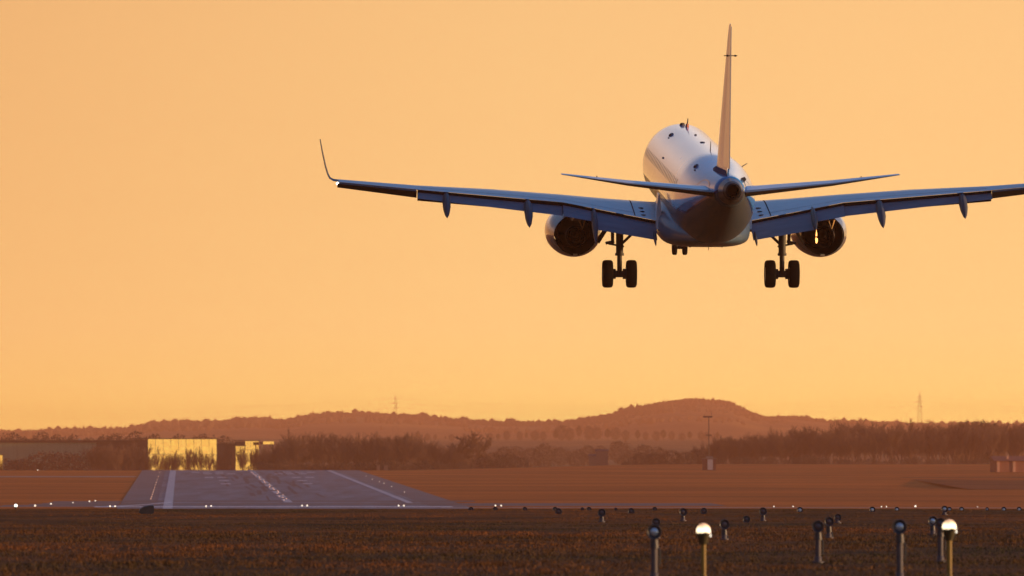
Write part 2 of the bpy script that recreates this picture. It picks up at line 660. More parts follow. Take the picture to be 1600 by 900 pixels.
M_track = mat('fairing_dark_paint', (.06, .07, .085), .5, noise=.15, nscale=2)
M_glint = mat('glint_metal', (.62, .42, .24), .48, metal=.9, noise=.1, nscale=6)
M_duct = mat('dark_duct_lining', (0.009, 0.009, 0.011), 0.5, metal=0.0, spec=.25, noise=.3, nscale=4)
M_nacelle = mat('nacelle_paint', (0.26, 0.30, 0.36), 0.25, coat=.8, noise=0.05, nscale=2)
M_gear = mat('landing_gear_steel', (0.035, 0.035, 0.036), 0.55, metal=.2, noise=.2, nscale=8)
M_tyre = mat('tyre_rubber', (0.007, 0.007, 0.008), 0.9, noise=.2, nscale=9, spec=.08)
M_rim = mat('wheel_alloy', (0.25, 0.25, 0.25), 0.5, metal=.6, noise=.2, nscale=9)
M_window = mat('cabin_window', (0.02, 0.02, 0.024), 0.28, spec=.42, noise=.2, nscale=5)
M_ant = mat('black_antenna_paint', (0.02, 0.02, 0.022), 0.5, noise=.2, nscale=9)
M_lamp = mat('white_navigation_lamp', (.9, .9, .9), .3, emit=(1, .93, .82), estr=6)
M_redlamp = mat('red_beacon_lens', (.35, .02, .015), .2, coat=.5, noise=.1, nscale=9)

plane = empty('airliner', (7.18, 303.0, 10.2 + EYE))
plane.rotation_mode = 'XYZ'
plane.rotation_euler = (Matrix.Rotation(R(2.13), 4, 'Z') @ Matrix.Rotation(R(5.5), 4, 'X')).to_euler('XYZ')
tag(plane, 'twin-engine blue and white airliner in the air with flaps and landing gear down', 'airliner')

# --- fuselage: y, half width, half height, centre z
FS = [(18.1, .06, .06, -.32), (17.9, .38, .34, -.30), (17.2, .78, .76, -.22), (16.2, 1.12, 1.18, -.07), (15.0, 1.36, 1.48, .09), (13.8, 1.49, 1.65, .2),
      (12.6, 1.51, 1.68, .22), (8, 1.51, 1.675, .2), (3, 1.51, 1.675, .2), (-2, 1.51, 1.675, .2), (-6, 1.51, 1.675, .2), (-7.5, 1.50, 1.665, .215), (-8.6, 1.46, 1.61, .245),
      (-10, 1.37, 1.47, .33), (-11.5, 1.24, 1.285, .46), (-13, 1.06, 1.075, .62), (-14.5, .86, .87, .785), (-15.6, .705, .72, .915), (-16.5, .575, .59, 1.02), (-17.3, .46, .475, 1.10)]


def section(y, rx, rz, zc, n=64):
    return [Vector((rx * math.sin(2 * math.pi * k / n), y, zc + rz * math.cos(2 * math.pi * k / n))) for k in range(n)]


def fus(y):
    a = np.array(FS)[::-1]
    return [float(np.interp(y, a[:, 0], a[:, k])) for k in (1, 2, 3)]


mb = MB()
mb.rings([section(*q) for q in FS])
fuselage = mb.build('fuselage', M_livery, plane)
sub = fuselage.modifiers.new('smooth', 'WEIGHTED_NORMAL')
mb = MB()
mb.rings([section(-17.32, .458, .473, 1.102), section(-17.8, .39, .40, 1.145), section(-18.2, .335, .345, 1.175)], cap0=True, cap1=False)
M_cone = mat('brushed_tail_metal', (0.13, 0.13, 0.15), 0.34, metal=.8, noise=.15, nscale=3)
tail_cone = mb.build('tail_cone', M_cone, plane)
mb = MB()
mb.rings([section(-18.15, .342, .352, 1.172), section(-18.78, .275, .285, 1.20), section(-18.8, .215, .22, 1.20), section(-18.0, .20, .21, 1.19)], cap0=False, cap1=True)
mb.build('exhaust_duct', M_duct, tail_cone)
mb = MB()
mb.lathe([(-18.4, .19), (-18.38, .02)], (0, 0, 1.197), n=24)
mb.build('exhaust_baffle', M_darkgap, tail_cone)


def skin(y, ang, lift=0.0):
    """point and outward normal on the fuselage skin; ang from the top, positive to the right"""
    rx, rz, zc = fus(y)
    p = Vector((rx * math.sin(ang), y, zc + rz * math.cos(ang)))
    nrm = Vector((math.sin(ang) / rx, 0, math.cos(ang) / rz)).normalized()
    return p + nrm * lift, nrm


for side in (-1, 1):
    for k in range(26):
        y = 12.9 - k * 0.82
        rx, rz, zc = fus(y)
        ang = side * math.acos((0.80 - zc) / rz)
        p, nrm = skin(y, ang)
        b = MB()                                                        # strips across, so that the pane follows the skin
        for j in range(6):
            u0, u1 = -.17 + .34 * j / 6, -.17 + .34 * (j + 1) / 6
            w0, w1 = [.125 * (1 - abs(u / .172) ** 3.5) ** (1 / 3.5) for u in (u0, u1)]
            b.poly([skin(y - w0, ang + u0 / 1.6, .0035)[0] - p, skin(y + w0, ang + u0 / 1.6, .0035)[0] - p, skin(y + w1, ang + u1 / 1.6, .0035)[0] - p, skin(y - w1, ang + u1 / 1.6, .0035)[0] - p], smooth=True)
        b.build('window', M_window, fuselage, loc=p, fix=False)


def blade(name, y, ang, h, chord, thick=.03, sweep=.1, m=None, lab=None):
    p, nrm = skin(y, ang, -.01)
    tx = nrm.cross(Vector((0, 1, 0))).normalized()
    b = MB()
    rr = []
    for f, c, sy in ((0, chord, 0), (1, chord * .55, -sweep)):
        base = p + nrm * h * f + Vector((0, sy, 0))
        rr.append([base + Vector((0, c / 2, 0)), base + tx * thick * (1 - .4 * f), base - Vector((0, c / 2, 0)), base - tx * thick * (1 - .4 * f)])
    b.rings(rr, smooth=False)
    o = b.build(name, m or M_ant, fuselage)
    return o


blade('antenna', 12.0, -.02, .10, .3, .12)
blade('antenna', 11.3, .08, .32, .32, .03)
blade('beacon', 10.8, .06, .14, .2, .08, .02, M_redlamp)
blade('antenna', 5.3, .06, .05, .3, .06)
blade('antenna', 0.2, .03, .045, .3, .11)
blade('antenna', -5.0, .02, .34, .25, .02)
for (y, a, wd) in ((8.5, -.46, .12), (-9.6, -.60, .12)):                # air scoops on the crown
    blade('air_scoop', y, a, .07, .7, wd, .15)
    blade('air_scoop', y - .6, a - .10, .025, 1.1, .05, .1)
blade('antenna', 3.3, -1.0, .05, .3, .05)
blade('antenna', -4.0, .95, .30, .3, .02)
blade('air_scoop', -15.3, .85, .14, .3, .10, .05)
blade('antenna', -4.5, math.pi, .42, .25, .018, .25)

# --- wing box fairing under the fuselage
mb = MB()
rr = []
for (y, hw, zb, zt) in ((7.2, .5, -1.35, -.9), (6.0, 1.30, -1.66, -.55), (4.2, 1.66, -1.90, -.35), (1, 1.76, -1.97, -.30), (-2, 1.74, -1.95, -.45), (-3.6, 1.60, -1.85, -.7), (-5.2, 1.25, -1.68, -.9), (-6.6, .6, -1.50, -1.1)):
    ring = []
    for k in range(40):
        a = 2 * math.pi * k / 40
        c, s_ = math.cos(a), math.sin(a)
        ring.append(Vector((hw * math.copysign(abs(s_) ** .62, s_), y, (zb + zt) / 2 + (zt - zb) / 2 * math.copysign(abs(c) ** .62, c))))
    rr.append(ring)
mb.rings(rr)
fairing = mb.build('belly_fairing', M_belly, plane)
mb = MB()
mb.box((-.62, -3.2, -1.80), (.09, .5, .07), Matrix.Rotation(R(8), 3, 'X'))
mb.build('drain_scoop', M_metal, fairing)
mb = MB()
mb.box((.55, -3.9, -1.76), (.05, .3, .10), Matrix.Rotation(R(8), 3, 'X'))
mb.build('drain_scoop', M_metal, fairing)

AIR = [(1.0, .006), (.9, .20), (.75, .46), (.55, .80), (.38, 1.0), (.22, .92), (.10, .66), (.03, .36), (0, 0)]


def foil(le, te, th, up=Vector((0, 0, 1)), lower=.55, te_th=None):
    """airfoil ring; th = max thickness above the chord line"""
    le, te = Vector(le), Vector(te)
    pts = []
    for c, z in AIR:
        pts.append(le + (te - le) * c + up * (z * th))
    for c, z in AIR[-2::-1]:
        pts.append(le + (te - le) * c - up * (z * th * lower))
    return pts


def wing_line(x, tab):
    a = np.array(tab)
    return [float(np.interp(x, a[:, 0], a[:, k])) for k in range(1, a.shape[1])]


# span station: x, LE y, LE z, TE y, TE z, crest thickness
WING = [(1.0, 5.6, -1.02, -1.4, -1.13, .40), (1.745, 5.15, -.93, -1.4, -1.005, .37), (3.5, 4.05, -.68, -1.4, -.665, .27), (5.3, 2.95, -.42, -1.4, -.307, .19),
        (8.0, 1.35, -.07, -1.83, -.05, .14), (10.84, -.25, .17, -2.3, .226, .11), (13.8, -1.55, .50, -2.6, .525, .075)]
for side in (-1, 1):
    mir = lambda v: Vector((v[0] * side, v[1], v[2]))
    mb = MB()
    mb.rings([[mir(q) for q in foil((x, ly, lz), (x, ty, tz), th)] for x, ly, lz, ty, tz, th in WING])
    wing = mb.build('wing', M_grey, plane)
    # sealing gap seen between the wing and its flaps
    mb = MB()
    for x0, x1 in ((1.78, 5.31), (5.31, 10.83)):
        n = 8
        for k in range(n):
            q = []
            for x in (x0 + (x1 - x0) * k / n, x0 + (x1 - x0) * (k + 1) / n):
                ly, lz, ty, tz, th = wing_line(x, WING)
                q.append((x, ty + .02, tz - .01, ))
            a, c = q
            mb.poly([mir(a), mir(c), mir((c[0], c[1] + .10, c[2] - .42)), mir((a[0], a[1] + .10, a[2] - .42))])
    mb.build('flap_cove', M_darkgap, wing, fix=False)
    # flaps
    mb = MB()

    def flap(b, x0, z00, y00, z01, y01, x1, z10, y10, z11, y11, th=.10):
        rr = []
        for k in range(7):
            f = k / 6
            x = x0 + (x1 - x0) * f
            rr.append([mir(q) for q in foil((x, y00 + (y10 - y00) * f, z00 + (z10 - z00) * f), (x, y01 + (y11 - y01) * f, z01 + (z11 - z01) * f), th)])
        b.rings(rr)
    flap(mb, 1.79, -1.19, -.95, -1.41, -2.2, 5.312, -.46, -.95, -.775, -2.3, .14)
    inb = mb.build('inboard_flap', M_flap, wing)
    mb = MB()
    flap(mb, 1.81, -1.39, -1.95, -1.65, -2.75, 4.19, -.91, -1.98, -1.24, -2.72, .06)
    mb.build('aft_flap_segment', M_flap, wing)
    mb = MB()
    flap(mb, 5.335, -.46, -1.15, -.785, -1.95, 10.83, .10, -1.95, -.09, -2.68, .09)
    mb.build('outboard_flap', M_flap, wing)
    # raised aileron with its dark underside to the rear
    mb = MB()
    rr = []
    for x, fy, ft, fb, ry, rz in ((10.86, -2.05, .20, -.10, -2.62, .19), (13.85, -2.40, .50, .31, -2.85, .49)):
        rr.append([mir((x, fy, ft)), mir((x, ry, rz)), mir((x, ry, rz - .02)), mir((x, fy - .12, fb)), mir((x, fy, fb))])
    mb.rings(rr, smooth=False)
    mb.build('aileron', M_dark, wing)
    # winglet
    mb = MB()
    rr = []
    prof = ((13.8, .52, 1.05, -1.55, 0), (14.0, .56, .98, -1.72, 14), (14.13, .64, .92, -1.85, 42), (14.21, .80, .85, -2.02, 66), (14.30, 1.10, .72, -2.3, 76), (14.42, 1.65, .55, -2.75, 79), (14.515, 2.17, .30, -3.25, 80))
    for x, z, c, ly, cant in prof:
        upv = Vector((-math.sin(R(cant)), 0, math.cos(R(cant))))
        rr.append([mir(q) for q in foil((x, ly, z), (x, ly - c, z), .035 * c + .015, upv)])
    mb.rings(rr)
    mb.build('winglet', M_dark, wing)
    mb = MB()
    mb.lathe([(-2.78, .005), (-2.76, .04), (-2.70, .055), (-2.60, .05)], mir((13.84, 0, .47)), n=12)
    mb.build('navigation_light', M_lamp, wing)
    # flap track fairings: canoe bodies drooping behind the wing
    for (x, y0, z0, y1, z1, hw, zt) in ((9.74, -.4, -.10, -3.45, -.83, .15, -.10), (6.65, .2, -.42, -3.5, -1.18, .155, -.42), (4.15, .2, -.75, -3.5 if side < 0 else -3.0, -1.84 if side < 0 else -1.30, .11, -.8), (1.90, -1.0, -1.5, -3.5, -1.88, .05, -1.55)):
        mb = MB()
        rr = []
        for f, k, d in ((0, .05, 0), (.12, .5, .02), (.3, .85, .06), (.5, 1.0, .14), (.66, 1.05, .27), (.8, .98, .50), (.92, .62, .78), (1.0, .06, 1.0)):
            y = y0 + (y1 - y0) * f
            z = z0 + (z1 - z0) * d
            ring = []
            for j in range(12):
                a = 2 * math.pi * j / 12
                ring.append(mir((x + hw * k * math.cos(a), y, z + .06 + (.30 if x > 2 else .16) * k * math.sin(a) * (1 - .2 * f))))
            rr.append(ring)
        mb.rings(rr)
        mb.build('flap_track_fairing', M_track, wing)
    # pale fillet closing the wing root
    mb = MB()
    mb.rings([[mir((1.70 + a * k, y0 + b_ * .5, z)) for a, b_ in ((-.5, -1), (.5, -1), (.5, 1), (-.5, 1))] for z, k, y0 in ((.02, .04, -1.3), (-.35, .13, -1.3), (-.8, .20, -1.35), (-1.2, .22, -1.45), (-1.29, .16, -1.5))], smooth=False)
    mb.build('wing_root_fillet', M_fillet, wing)
    # vent panel at the wing root
    for vx, vy in ((2.25, .9), (2.25, .1), (2.25, -.7)):
        ly, lz, ty, tz, th = wing_line(vx, WING)
        c = (ly - vy) / (ly - ty)
        zz = lz + (tz - lz) * c + th * float(np.interp(c, [a[0] for a in AIR][::-1], [a[1] for a in AIR][::-1]))
        mb = MB()
        mb.lathe([(-.01, .11), (.008, .11), (.012, .08)], mir((vx, vy, zz)), axis='Z', n=12, scale=(1, 1.3))
        mb.build('vent_grille', M_darkgap, wing)
    # root panel line and a spoiler line on the upper skin
    def upper(x, y, lift=.004):
        ly, lz, ty, tz, th = wing_line(x, WING)
        c = (ly - y) / (ly - ty)
        return mir((x, y, lz + (tz - lz) * c + th * float(np.interp(c, [a[0] for a in AIR][::-1], [a[1] for a in AIR][::-1])) + lift))
    mb = MB()
    ylist = [3.2 - .2 * k for k in range(23)]
    for a, b_ in zip(ylist[:-1], ylist[1:]):
        mb.poly([upper(2.55, a), upper(2.59, a), upper(2.59, b_), upper(2.55, b_)])
    for k in range(30):
        x0, x1 = 2.6 + k * .27, 2.6 + (k + 1) * .27
        y0, y1 = -.55 - max(0, x0 - 5.3) * .21, -.55 - max(0, x1 - 5.3) * .21
        mb.poly([upper(x0, y0), upper(x1, y1), upper(x1, y1 - .03), upper(x0, y0 - .03)])
    mb.build('panel_seam', M_darkgap, wing, fix=False)

    # --- engine
    ex, ez = 4.72 * side, -1.71
    E0 = Vector((ex, 0, ez))
    mb = MB()
    mb.lathe([(1.15, .775), (1.7, .90), (2.5, .99), (3.4, 1.02), (4.2, .99), (4.75, .90), (4.9, .83), (4.8, .76), (4.3, .72)], E0, n=56, scale=(1.06, .95), cap0=False, cap1=False)
    nac = mb.build('engine_nacelle', M_nacelle, plane)
    mb = MB()
    mb.lathe([(1.12, .78), (1.10, .765), (1.13, .74), (1.7, .74), (2.6, .72), (3.2, .66), (3.4, .40)], E0, n=56, cap0=False, cap1=False)
    mb.build('bypass_duct', M_duct, nac)
    mb = MB()
    mb.lathe([(3.0, .60), (2.2, .58), (1.5, .52), (.85, .43), (.45, .395), (.44, .385), (.60, .31), (1.4, .30)], E0, n=44, cap0=False, cap1=False)
    mb.build('core_nozzle', M_hot, nac)
    mb = MB()
    mb.lathe([(1.4, .295), (1.38, .2), (.9, .17), (.55, .10), (.33, .02)], E0, n=32, cap1=True)
    mb.build('exhaust_cone', M_hot, nac)
    # added plate and bars, shaped to throw sun glints from the nozzle
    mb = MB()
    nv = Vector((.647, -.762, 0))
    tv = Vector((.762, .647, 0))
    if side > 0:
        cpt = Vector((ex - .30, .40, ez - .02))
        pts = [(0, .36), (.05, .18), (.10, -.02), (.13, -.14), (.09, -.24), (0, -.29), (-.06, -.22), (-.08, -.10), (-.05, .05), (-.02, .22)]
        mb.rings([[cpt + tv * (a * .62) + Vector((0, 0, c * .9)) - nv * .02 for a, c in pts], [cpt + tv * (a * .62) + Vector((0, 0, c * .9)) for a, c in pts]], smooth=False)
        mb.build('glint_plate', M_glint, nac)
        mb = MB()
    else:
        cpt = Vector((ex + .27, .40, ez + .30))
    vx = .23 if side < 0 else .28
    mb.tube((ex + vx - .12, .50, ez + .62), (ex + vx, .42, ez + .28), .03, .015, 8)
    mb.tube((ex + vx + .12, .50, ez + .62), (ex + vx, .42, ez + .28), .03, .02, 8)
    mb.build('glint_bars', M_glint, nac)
    mb = MB()
    mb.lathe([(4.4, .73), (4.45, .22), (4.75, .03)], E0, n=40)
    mb.build('fan', M_duct, nac)
    mb = MB()
    mb.box((ex, 1.35, ez - .76), (.16, .5, .06))
    mb.build('drain_mast', M_grey, nac)
    mb = MB()                                                           # pylon
    rr = []
    for y, hw, zb, zt in ((4.3, .05, ez + .80, ez + 1.02), (3.2, .17, ez + .7, -.36), (1.6, .20, ez + .55, -.42), (.2, .17, ez + .60, -.58), (-.9, .10, ez + .82, -.72), (-1.6, .02, ez + .95, -.75)):
        rr.append([(ex - hw, y, zb), (ex + hw, y, zb), (ex + hw, y, zt), (ex - hw, y, zt)])
    mb.rings(rr, smooth=False)
    mb.build('pylon', M_grey, plane)

    # --- main landing gear
    gx_ = 3.09 * side
    mb = MB()
    mb.tube((gx_, .0, -.75), (gx_, 0, -2.35), .15, .135, 14)
    mb.tube((gx_, 0, -2.3), (gx_, 0, -3.2), .095, .095, 12)
    mb.tube((gx_, 0, -2.42), (gx_, 0, -2.33), .17, .17, 14)
    mb.tube((gx_ - .5, 0, -3.118), (gx_ + .5, 0, -3.118), .085, .085, 12)
    mb.box((gx_, 0, -3.12), (.30, .28, .24))
    mb.tube((gx_, -.10, -2.45), (gx_, -.38, -2.80), .035, .035, 8)
    mb.tube((gx_, -.38, -2.80), (gx_, -.12, -3.1), .035, .035, 8)
    leg = mb.build('main_landing_gear', M_gear, plane)
    mb = MB()
    mb.tube((gx_ - .06 * side, .05, -2.0), (gx_ - .75 * side, .15, -1.35), .055, .055, 8)
    mb.tube((gx_ - .05 * side, .05, -2.02), (gx_ - .13 * side, .05, -2.12), .07, .07, 8)
    mb.build('side_brace', M_gear, leg)
    mb = MB()
    mb.tube((gx_ + .28 * side, .1, -1.0), (gx_ + .26 * side, .1, -2.0), .075, .06, 8)
    mb.tube((gx_ + .42 * side, .1, -1.98), (gx_, .05, -2.05), .035, .035, 8)
    mb.build('retraction_actuator', M_gear, leg)
    mb = MB()
    mb.box((gx_ + .62 * side, .4, -1.62), (.10, .95, .75), Matrix.Rotation(R(-32 * side), 3, 'Y'))
    mb.box((gx_ + .36 * side, .2, -1.93), (.34, .3, .09), Matrix.Rotation(R(12 * side), 3, 'Y'))
    mb.build('gear_door', M_gear, leg)
    for wx in (-.452, .452):
        mb = MB()
        hw = .2
        mb.lathe([(-hw * .8, .28), (-hw * .97, .36), (-hw, .44), (-hw * .86, .50), (-hw * .55, .525), (0, .53), (hw * .55, .525), (hw * .86, .50), (hw, .44), (hw * .97, .36), (hw * .8, .28)], (gx_ + wx, 0, -3.118), axis='X', n=36)
        wh = mb.build('wheel', M_tyre, leg)
        mb = MB()
        mb.lathe([(-.175, .06), (-.18, .27), (.18, .27), (.175, .06)], (gx_ + wx, 0, -3.118), axis='X', n=24)
        mb.build('brake_hub', M_rim, leg)
        mb = MB()
        sx = -1 if wx > 0 else 1
        mb.lathe([(0, .20), (.14, .19), (.16, .10)], (gx_ + wx + sx * .165 if sx > 0 else gx_ + wx - .325, 0, -3.118), axis='X', n=16)
        mb.build('brake_pack', M_gear, leg)

    # --- horizontal tail
    TP = [(.30, -13.6, .93, -16.9, 1.02, .17), (.57, -13.8, .96, -16.9, 1.03, .16), (1.08, -14.2, 1.0, -16.95, 1.085, .145), (3.68, -15.6, 1.34, -17.1, 1.36, .085), (6.06, -16.9, 1.70, -17.45, 1.71, .03)]
    mb = MB()
    mb.rings([[mir(q) for q in foil((x, ly, lz), (x, ly + (ty - ly) * .72, tz - .02), th)] for x, ly, lz, ty, tz, th in TP])
    stab = mb.build('horizontal_stabilizer', M_white, plane)
    mb = MB()
    rr = []
    for x, ly, lz, ty, tz, th in TP[1:]:
        hy = ly + (ty - ly) * .735
        k = (6.4 - x) / 6.0
        rr.append([mir((x, hy, tz + .035 * k)), mir((x, ty - .02, tz + .012 * k)), mir((x, ty - .02, tz - .004 * k)), mir((x, hy - .10, tz - .20 * k)), mir((x, hy, tz - .2 * k))])
    mb.rings(rr, smooth=False)
    mb.build('elevator', mat('elevator_paint', (.10, .10, .11), .5, coat=.1, noise=.1, nscale=2), stab)
    mb = MB()
    xx = 4.75
    mb.tube(mir((xx, -16.4, 1.52)), mir((xx, -16.4, 1.60)), .02, .02, 6)
    mb.build('static_wick', M_ant, stab)

# nose gear
mb = MB()
mb.tube((0, 13.83, -1.2), (0, 13.83, -3.05), .09, .075, 12)
mb.tube((-.26, 13.83, -3.08), (.26, 13.83, -3.08), .055, .055, 10)
mb.box((0, 13.83, -2.98), (.16, .2, .25))
nose = mb.build('nose_landing_gear', M_gear, plane)
for wx in (-.205, .205):
    mb = MB()
    hw = .10
    mb.lathe([(-hw * .8, .15), (-hw, .22), (-hw * .85, .27), (-hw * .5, .29), (hw * .5, .29), (hw * .85, .27), (hw, .22), (hw * .8, .15)], (wx, 13.83, -3.08), axis='X', n=28)
    mb.build('wheel', M_tyre, nose)
for sx in (-1, 1):
    mb = MB()
    mb.box((sx * .42, 14.4, -1.75), (.04, 1.5, .45), Matrix.Rotation(R(-8 * sx), 3, 'Y'))
    mb.build('gear_door', M_grey, nose)

# --- fin and rudder
FINT = [(1.45, -11.6, -16.6, .21), (1.95, -13.0, -16.75, .205), (4.4, -15.1, -17.55, .125), (6.6, -16.95, -18.2, .05), (7.05, -17.5, -18.35, .03), (7.14, -17.8, -18.38, .012)]


def vfoil(z, yl, yt, th):
    return [Vector((th * k, yl + (yt - yl) * c, z)) for c, k in AIR] + [Vector((-th * k, yl + (yt - yl) * c, z)) for c, k in AIR[-2::-1]]


mb = MB()
mb.rings([vfoil(z, yl, yl + (yt - yl) * .985, th) for z, yl, yt, th in FINT])
fin = mb.build('fin', M_white, plane)
mb = MB()
rr = []
for z, yl, yt, th in FINT[1:-1]:
    ry = -18.05 + (z - 1.9) * -.085 if z < 7 else -18.5
    th2 = th * .46
    ya = yl + (yt - yl) * .80
    rr.append([Vector((-th2 * 1.12, ya, z)), Vector((-.016, ry, z)), Vector((.016, ry, z)), Vector((th2 * 1.12, ya, z))])
mb.rings(rr, smooth=False)
rud = mb.build('rudder', M_white, fin)
fin.location.x = -.09
mb = MB()
mb.tube((-.24, -18.2, 6.0), (.24, -18.2, 6.0), .018, .018, 6)
mb.tube((-.14, -18.2, 6.0), (-.08, -18.2, 6.0), .035, .035, 8)
mb.tube((.14, -18.2, 6.0), (.2, -18.2, 6.0), .035, .035, 8)
mb.build('tail_antenna', M_ant, fin)
mb = MB()
mb.rings([vfoil(1.35, -10.6, -16.6, .36), vfoil(1.66, -11.6, -16.6, .28), vfoil(1.80, -12.9, -16.6, .24)])
mb.build('fin_root_fairing', mat('dark_blue_fairing', (.012, .06, .16), .7, noise=.15, nscale=2, spec=.1), fin)

# stabiliser cut-outs on the tail sides
M_plate = mat('dark_blue_plate', (.012, .07, .19), .35, coat=.6, noise=.15, nscale=2)
for side in (-1, 1):
    mb = MB()
    for i in range(10):
        q = []
        for u_, v_ in ((i, 0), (i + 1, 0), (i + 1, 1), (i, 1)):
            y = -12.9 - 2.9 * u_ / 10
            topa = 1.42 - .55 * math.sqrt(max(0, 1 - ((u_ - 5) / 5) ** 2))
            q.append(skin(y, side * (topa if v_ else 1.50), .012)[0])
        mb.poly(q, smooth=True)
    mb.build('stabilizer_plate', M_plate, fuselage, fix=False)
# ------------------------------------------------------------------ approach lights in the meadow
M_post = mat('galvanised_post', (0.07, 0.062, 0.07), 0.6, noise=.2, nscale=9)
M_ypost = mat('yellow_post_paint', (0.24, 0.15, 0.02), 0.55, noise=.2, nscale=9)
M_olive = mat('dark_olive_casting', (.05, .04, .014), .6, noise=.3, nscale=9)
M_head = mat('dark_lamp_housing', (0.025, 0.027, 0.033), 0.45, noise=.2, nscale=12)
M_lens = mat('clear_lamp_glass', (0.50, 0.60, 0.70), 0.35, metal=.6, noise=.12, nscale=20)
M_dullens = mat('dull_lamp_glass', (0.06, 0.05, 0.06), 0.4, coat=.2, noise=.2, nscale=20)
M_glow = mat('lit_lamp_glass', (.9, .8, .6), .3, emit=(1.0, .74, .40), estr=1.5)
_t = M_glow.node_tree                                                   # the bulb sits in the middle of the frosted dome
_p = _t.nodes['Principled BSDF']
_tc = _t.nodes.new('ShaderNodeTexCoord')
_s = _t.nodes.new('ShaderNodeSeparateXYZ')
_t.links.new(_tc.outputs['Generated'], _s.inputs[0])
_nz = _t.nodes.new('ShaderNodeTexNoise')
_nz.inputs['Scale'].default_value = 2.2
_t.links.new(_tc.outputs['Generated'], _nz.inputs['Vector'])
_r = _t.nodes.new('ShaderNodeValToRGB')
_e = _r.color_ramp.elements
_e[0].color = (1.0, .62, .28, 1)
_e[1].color = (.75, .36, .13, 1)
_e.new(.22).color = (1.9, 1.45, .85, 1)
_e.new(.55).color = (2.2, 1.75, 1.15, 1)
_e.new(.82).color = (1.15, .72, .34, 1)
_t.links.new(math_node(_t, 'MULTIPLY_ADD', _nz.outputs['Fac'], .35), _r.inputs[0])
_r.inputs[0].links[0].from_node.inputs[2].default_value = -.175
_m = _r.inputs[0].links[0].from_node
_t.links.new(_s.outputs['Z'], _m.inputs[2])
_t.links.new(_r.outputs[0], _p.inputs['Emission Color'])
_p.inputs['Emission Strength'].default_value = 1.0
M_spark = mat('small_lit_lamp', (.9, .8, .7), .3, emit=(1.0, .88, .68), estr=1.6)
M_amber = mat('amber_lit_lamp', (.9, .5, .3), .3, emit=(1.0, .55, .35), estr=1.5)
G_APP = 'approach lights on posts in the meadow'


def bolted_foot(b, r):
    b.lathe([(0, r * 2.1), (.025, r * 2.1), (.03, r * 1.3), (.09, r * 1.2), (.10, r)], axis='Z', n=14)


def approach_light(px, py, Y, r, label, lens='dull', post=True, small=False):
    c = at(px, py, Y)
    g = gz(c.x, c.y)
    root = empty('approach_light', (c.x, c.y, g), (0, 0, R(random.uniform(-4, 4))))
    tag(root, label, 'airfield light', G_APP)
    h = max(c.z - g, .03)
    pr = .045 if r > .085 else .035
    if post and h > r + .02:
        b = MB()
        b.tube((0, .03, 0), (0, .03, max(h - r * .9, .03)), pr, pr, 14)
        bolted_foot(b, pr)
        b.build('post', M_post, root, fix=True)
        b = MB()
        top = h - r * .85
        b.tube((0, .03, top - .13), (0, .03, top - .02), pr * 1.45, pr * 1.2, 12)
        b.tube((.03, .05, top - .10), (.075, .06, top - .17), .014, .014, 8)
        b.tube((.075, .06, top - .17), (.07, .05, max(.02, top - .36)), .013, .013, 8)
        b.build('cable_joint', M_head, root)
    b = MB()
    b.lathe([(-.045, r * .86), (-.05, r), (-.02, r * 1.02), (.03, r * .98), (.09, r * .72), (.14, r * .35), (.155, .01)], (0, 0, h), n=28, cap0=False)
    b.lathe([(-.045, r * .86), (-.03, r * .70), (-.028, r * .68)], (0, 0, h), n=28, cap0=False, cap1=True)
    hd = b.build('lamp_head', M_head, root)
    b = MB()
    b.lathe([(-.030, r * .52), (-.040, r * .36), (-.044, .006)], (0, 0, h), n=24)
    b.build('lens', M_lens if lens == 'bright' else M_dullens, hd)
    return root


APP = [
    (1022, 831, 107, .100, 'nearest approach light with a shining lens, left of both lit domes', 'bright'),
    (1025, 816, 165, .090, 'dark approach light hidden right behind the nearest pale-lensed lamp', 'dull'),
    (1131.5, 819.5, 162, .105, 'dark round approach light on a short stem just right of the left lit dome', 'dull'),
    (1278, 822.5, 125, .092, 'dark approach light on a full grey post whose foot shows in the grass', 'dull'),
    (1295, 815, 165, .098, 'dark approach light on a short stem, middle of the stepped trio', 'dull'),
    (1308.5, 808.5, 205, .095, 'rearmost and smallest lamp of the stepped trio of dark approach lights', 'dull'),
    (1405.5, 823, 107, .098, 'tall approach light with a shining lens, standing left of the right lit dome', 'bright'),
    (1457, 814, 172, .105, 'approach light with a greyish lens, left end of the cluster at the right dome', 'bright'),
    (1469, 818, 126, .088, 'dark approach light on a grey post half covered by the right lit dome', 'dull'),
    (1166, 811.5, 207, .098, 'dark approach light sunk low in the grass right of the left lit dome', 'dull'),
    (940, 801, 208, .105, 'dark round lamp at the meadow edge, biggest one left of the two lit domes', 'dull'),
    (872.5, 799.5, 240, .105, 'dark lamp at the meadow edge with a smaller lamp touching its left side', 'dull'),
    (986, 799, 243, .105, 'dark flat lamp at the meadow edge left of the nearest tall lamp post', 'dull'),
    (1067, 800, 212, .105, 'dark round lamp at the meadow edge left of the left lit dome', 'dull'),
    (1099.5, 798.5, 240, .10, 'dark lamp at the meadow edge straight above the left lit dome', 'dull'),
    (1192, 799, 212, .105, 'dark round lamp at the meadow edge above the half sunken lamp', 'dull'),
    (1249.5, 797, 250, .10, 'small lamp with a pale lens at the meadow edge above the stepped trio', 'bright'),
    (1362.5, 796.5, 250, .10, 'small pale-lensed lamp at the meadow edge left of the tall lamp post', 'bright'),
    (1475.5, 795.5, 235, .10, 'small pale-lensed lamp at the meadow edge above the right lit dome', 'bright'),
]
for a in APP:
    approach_light(*a)
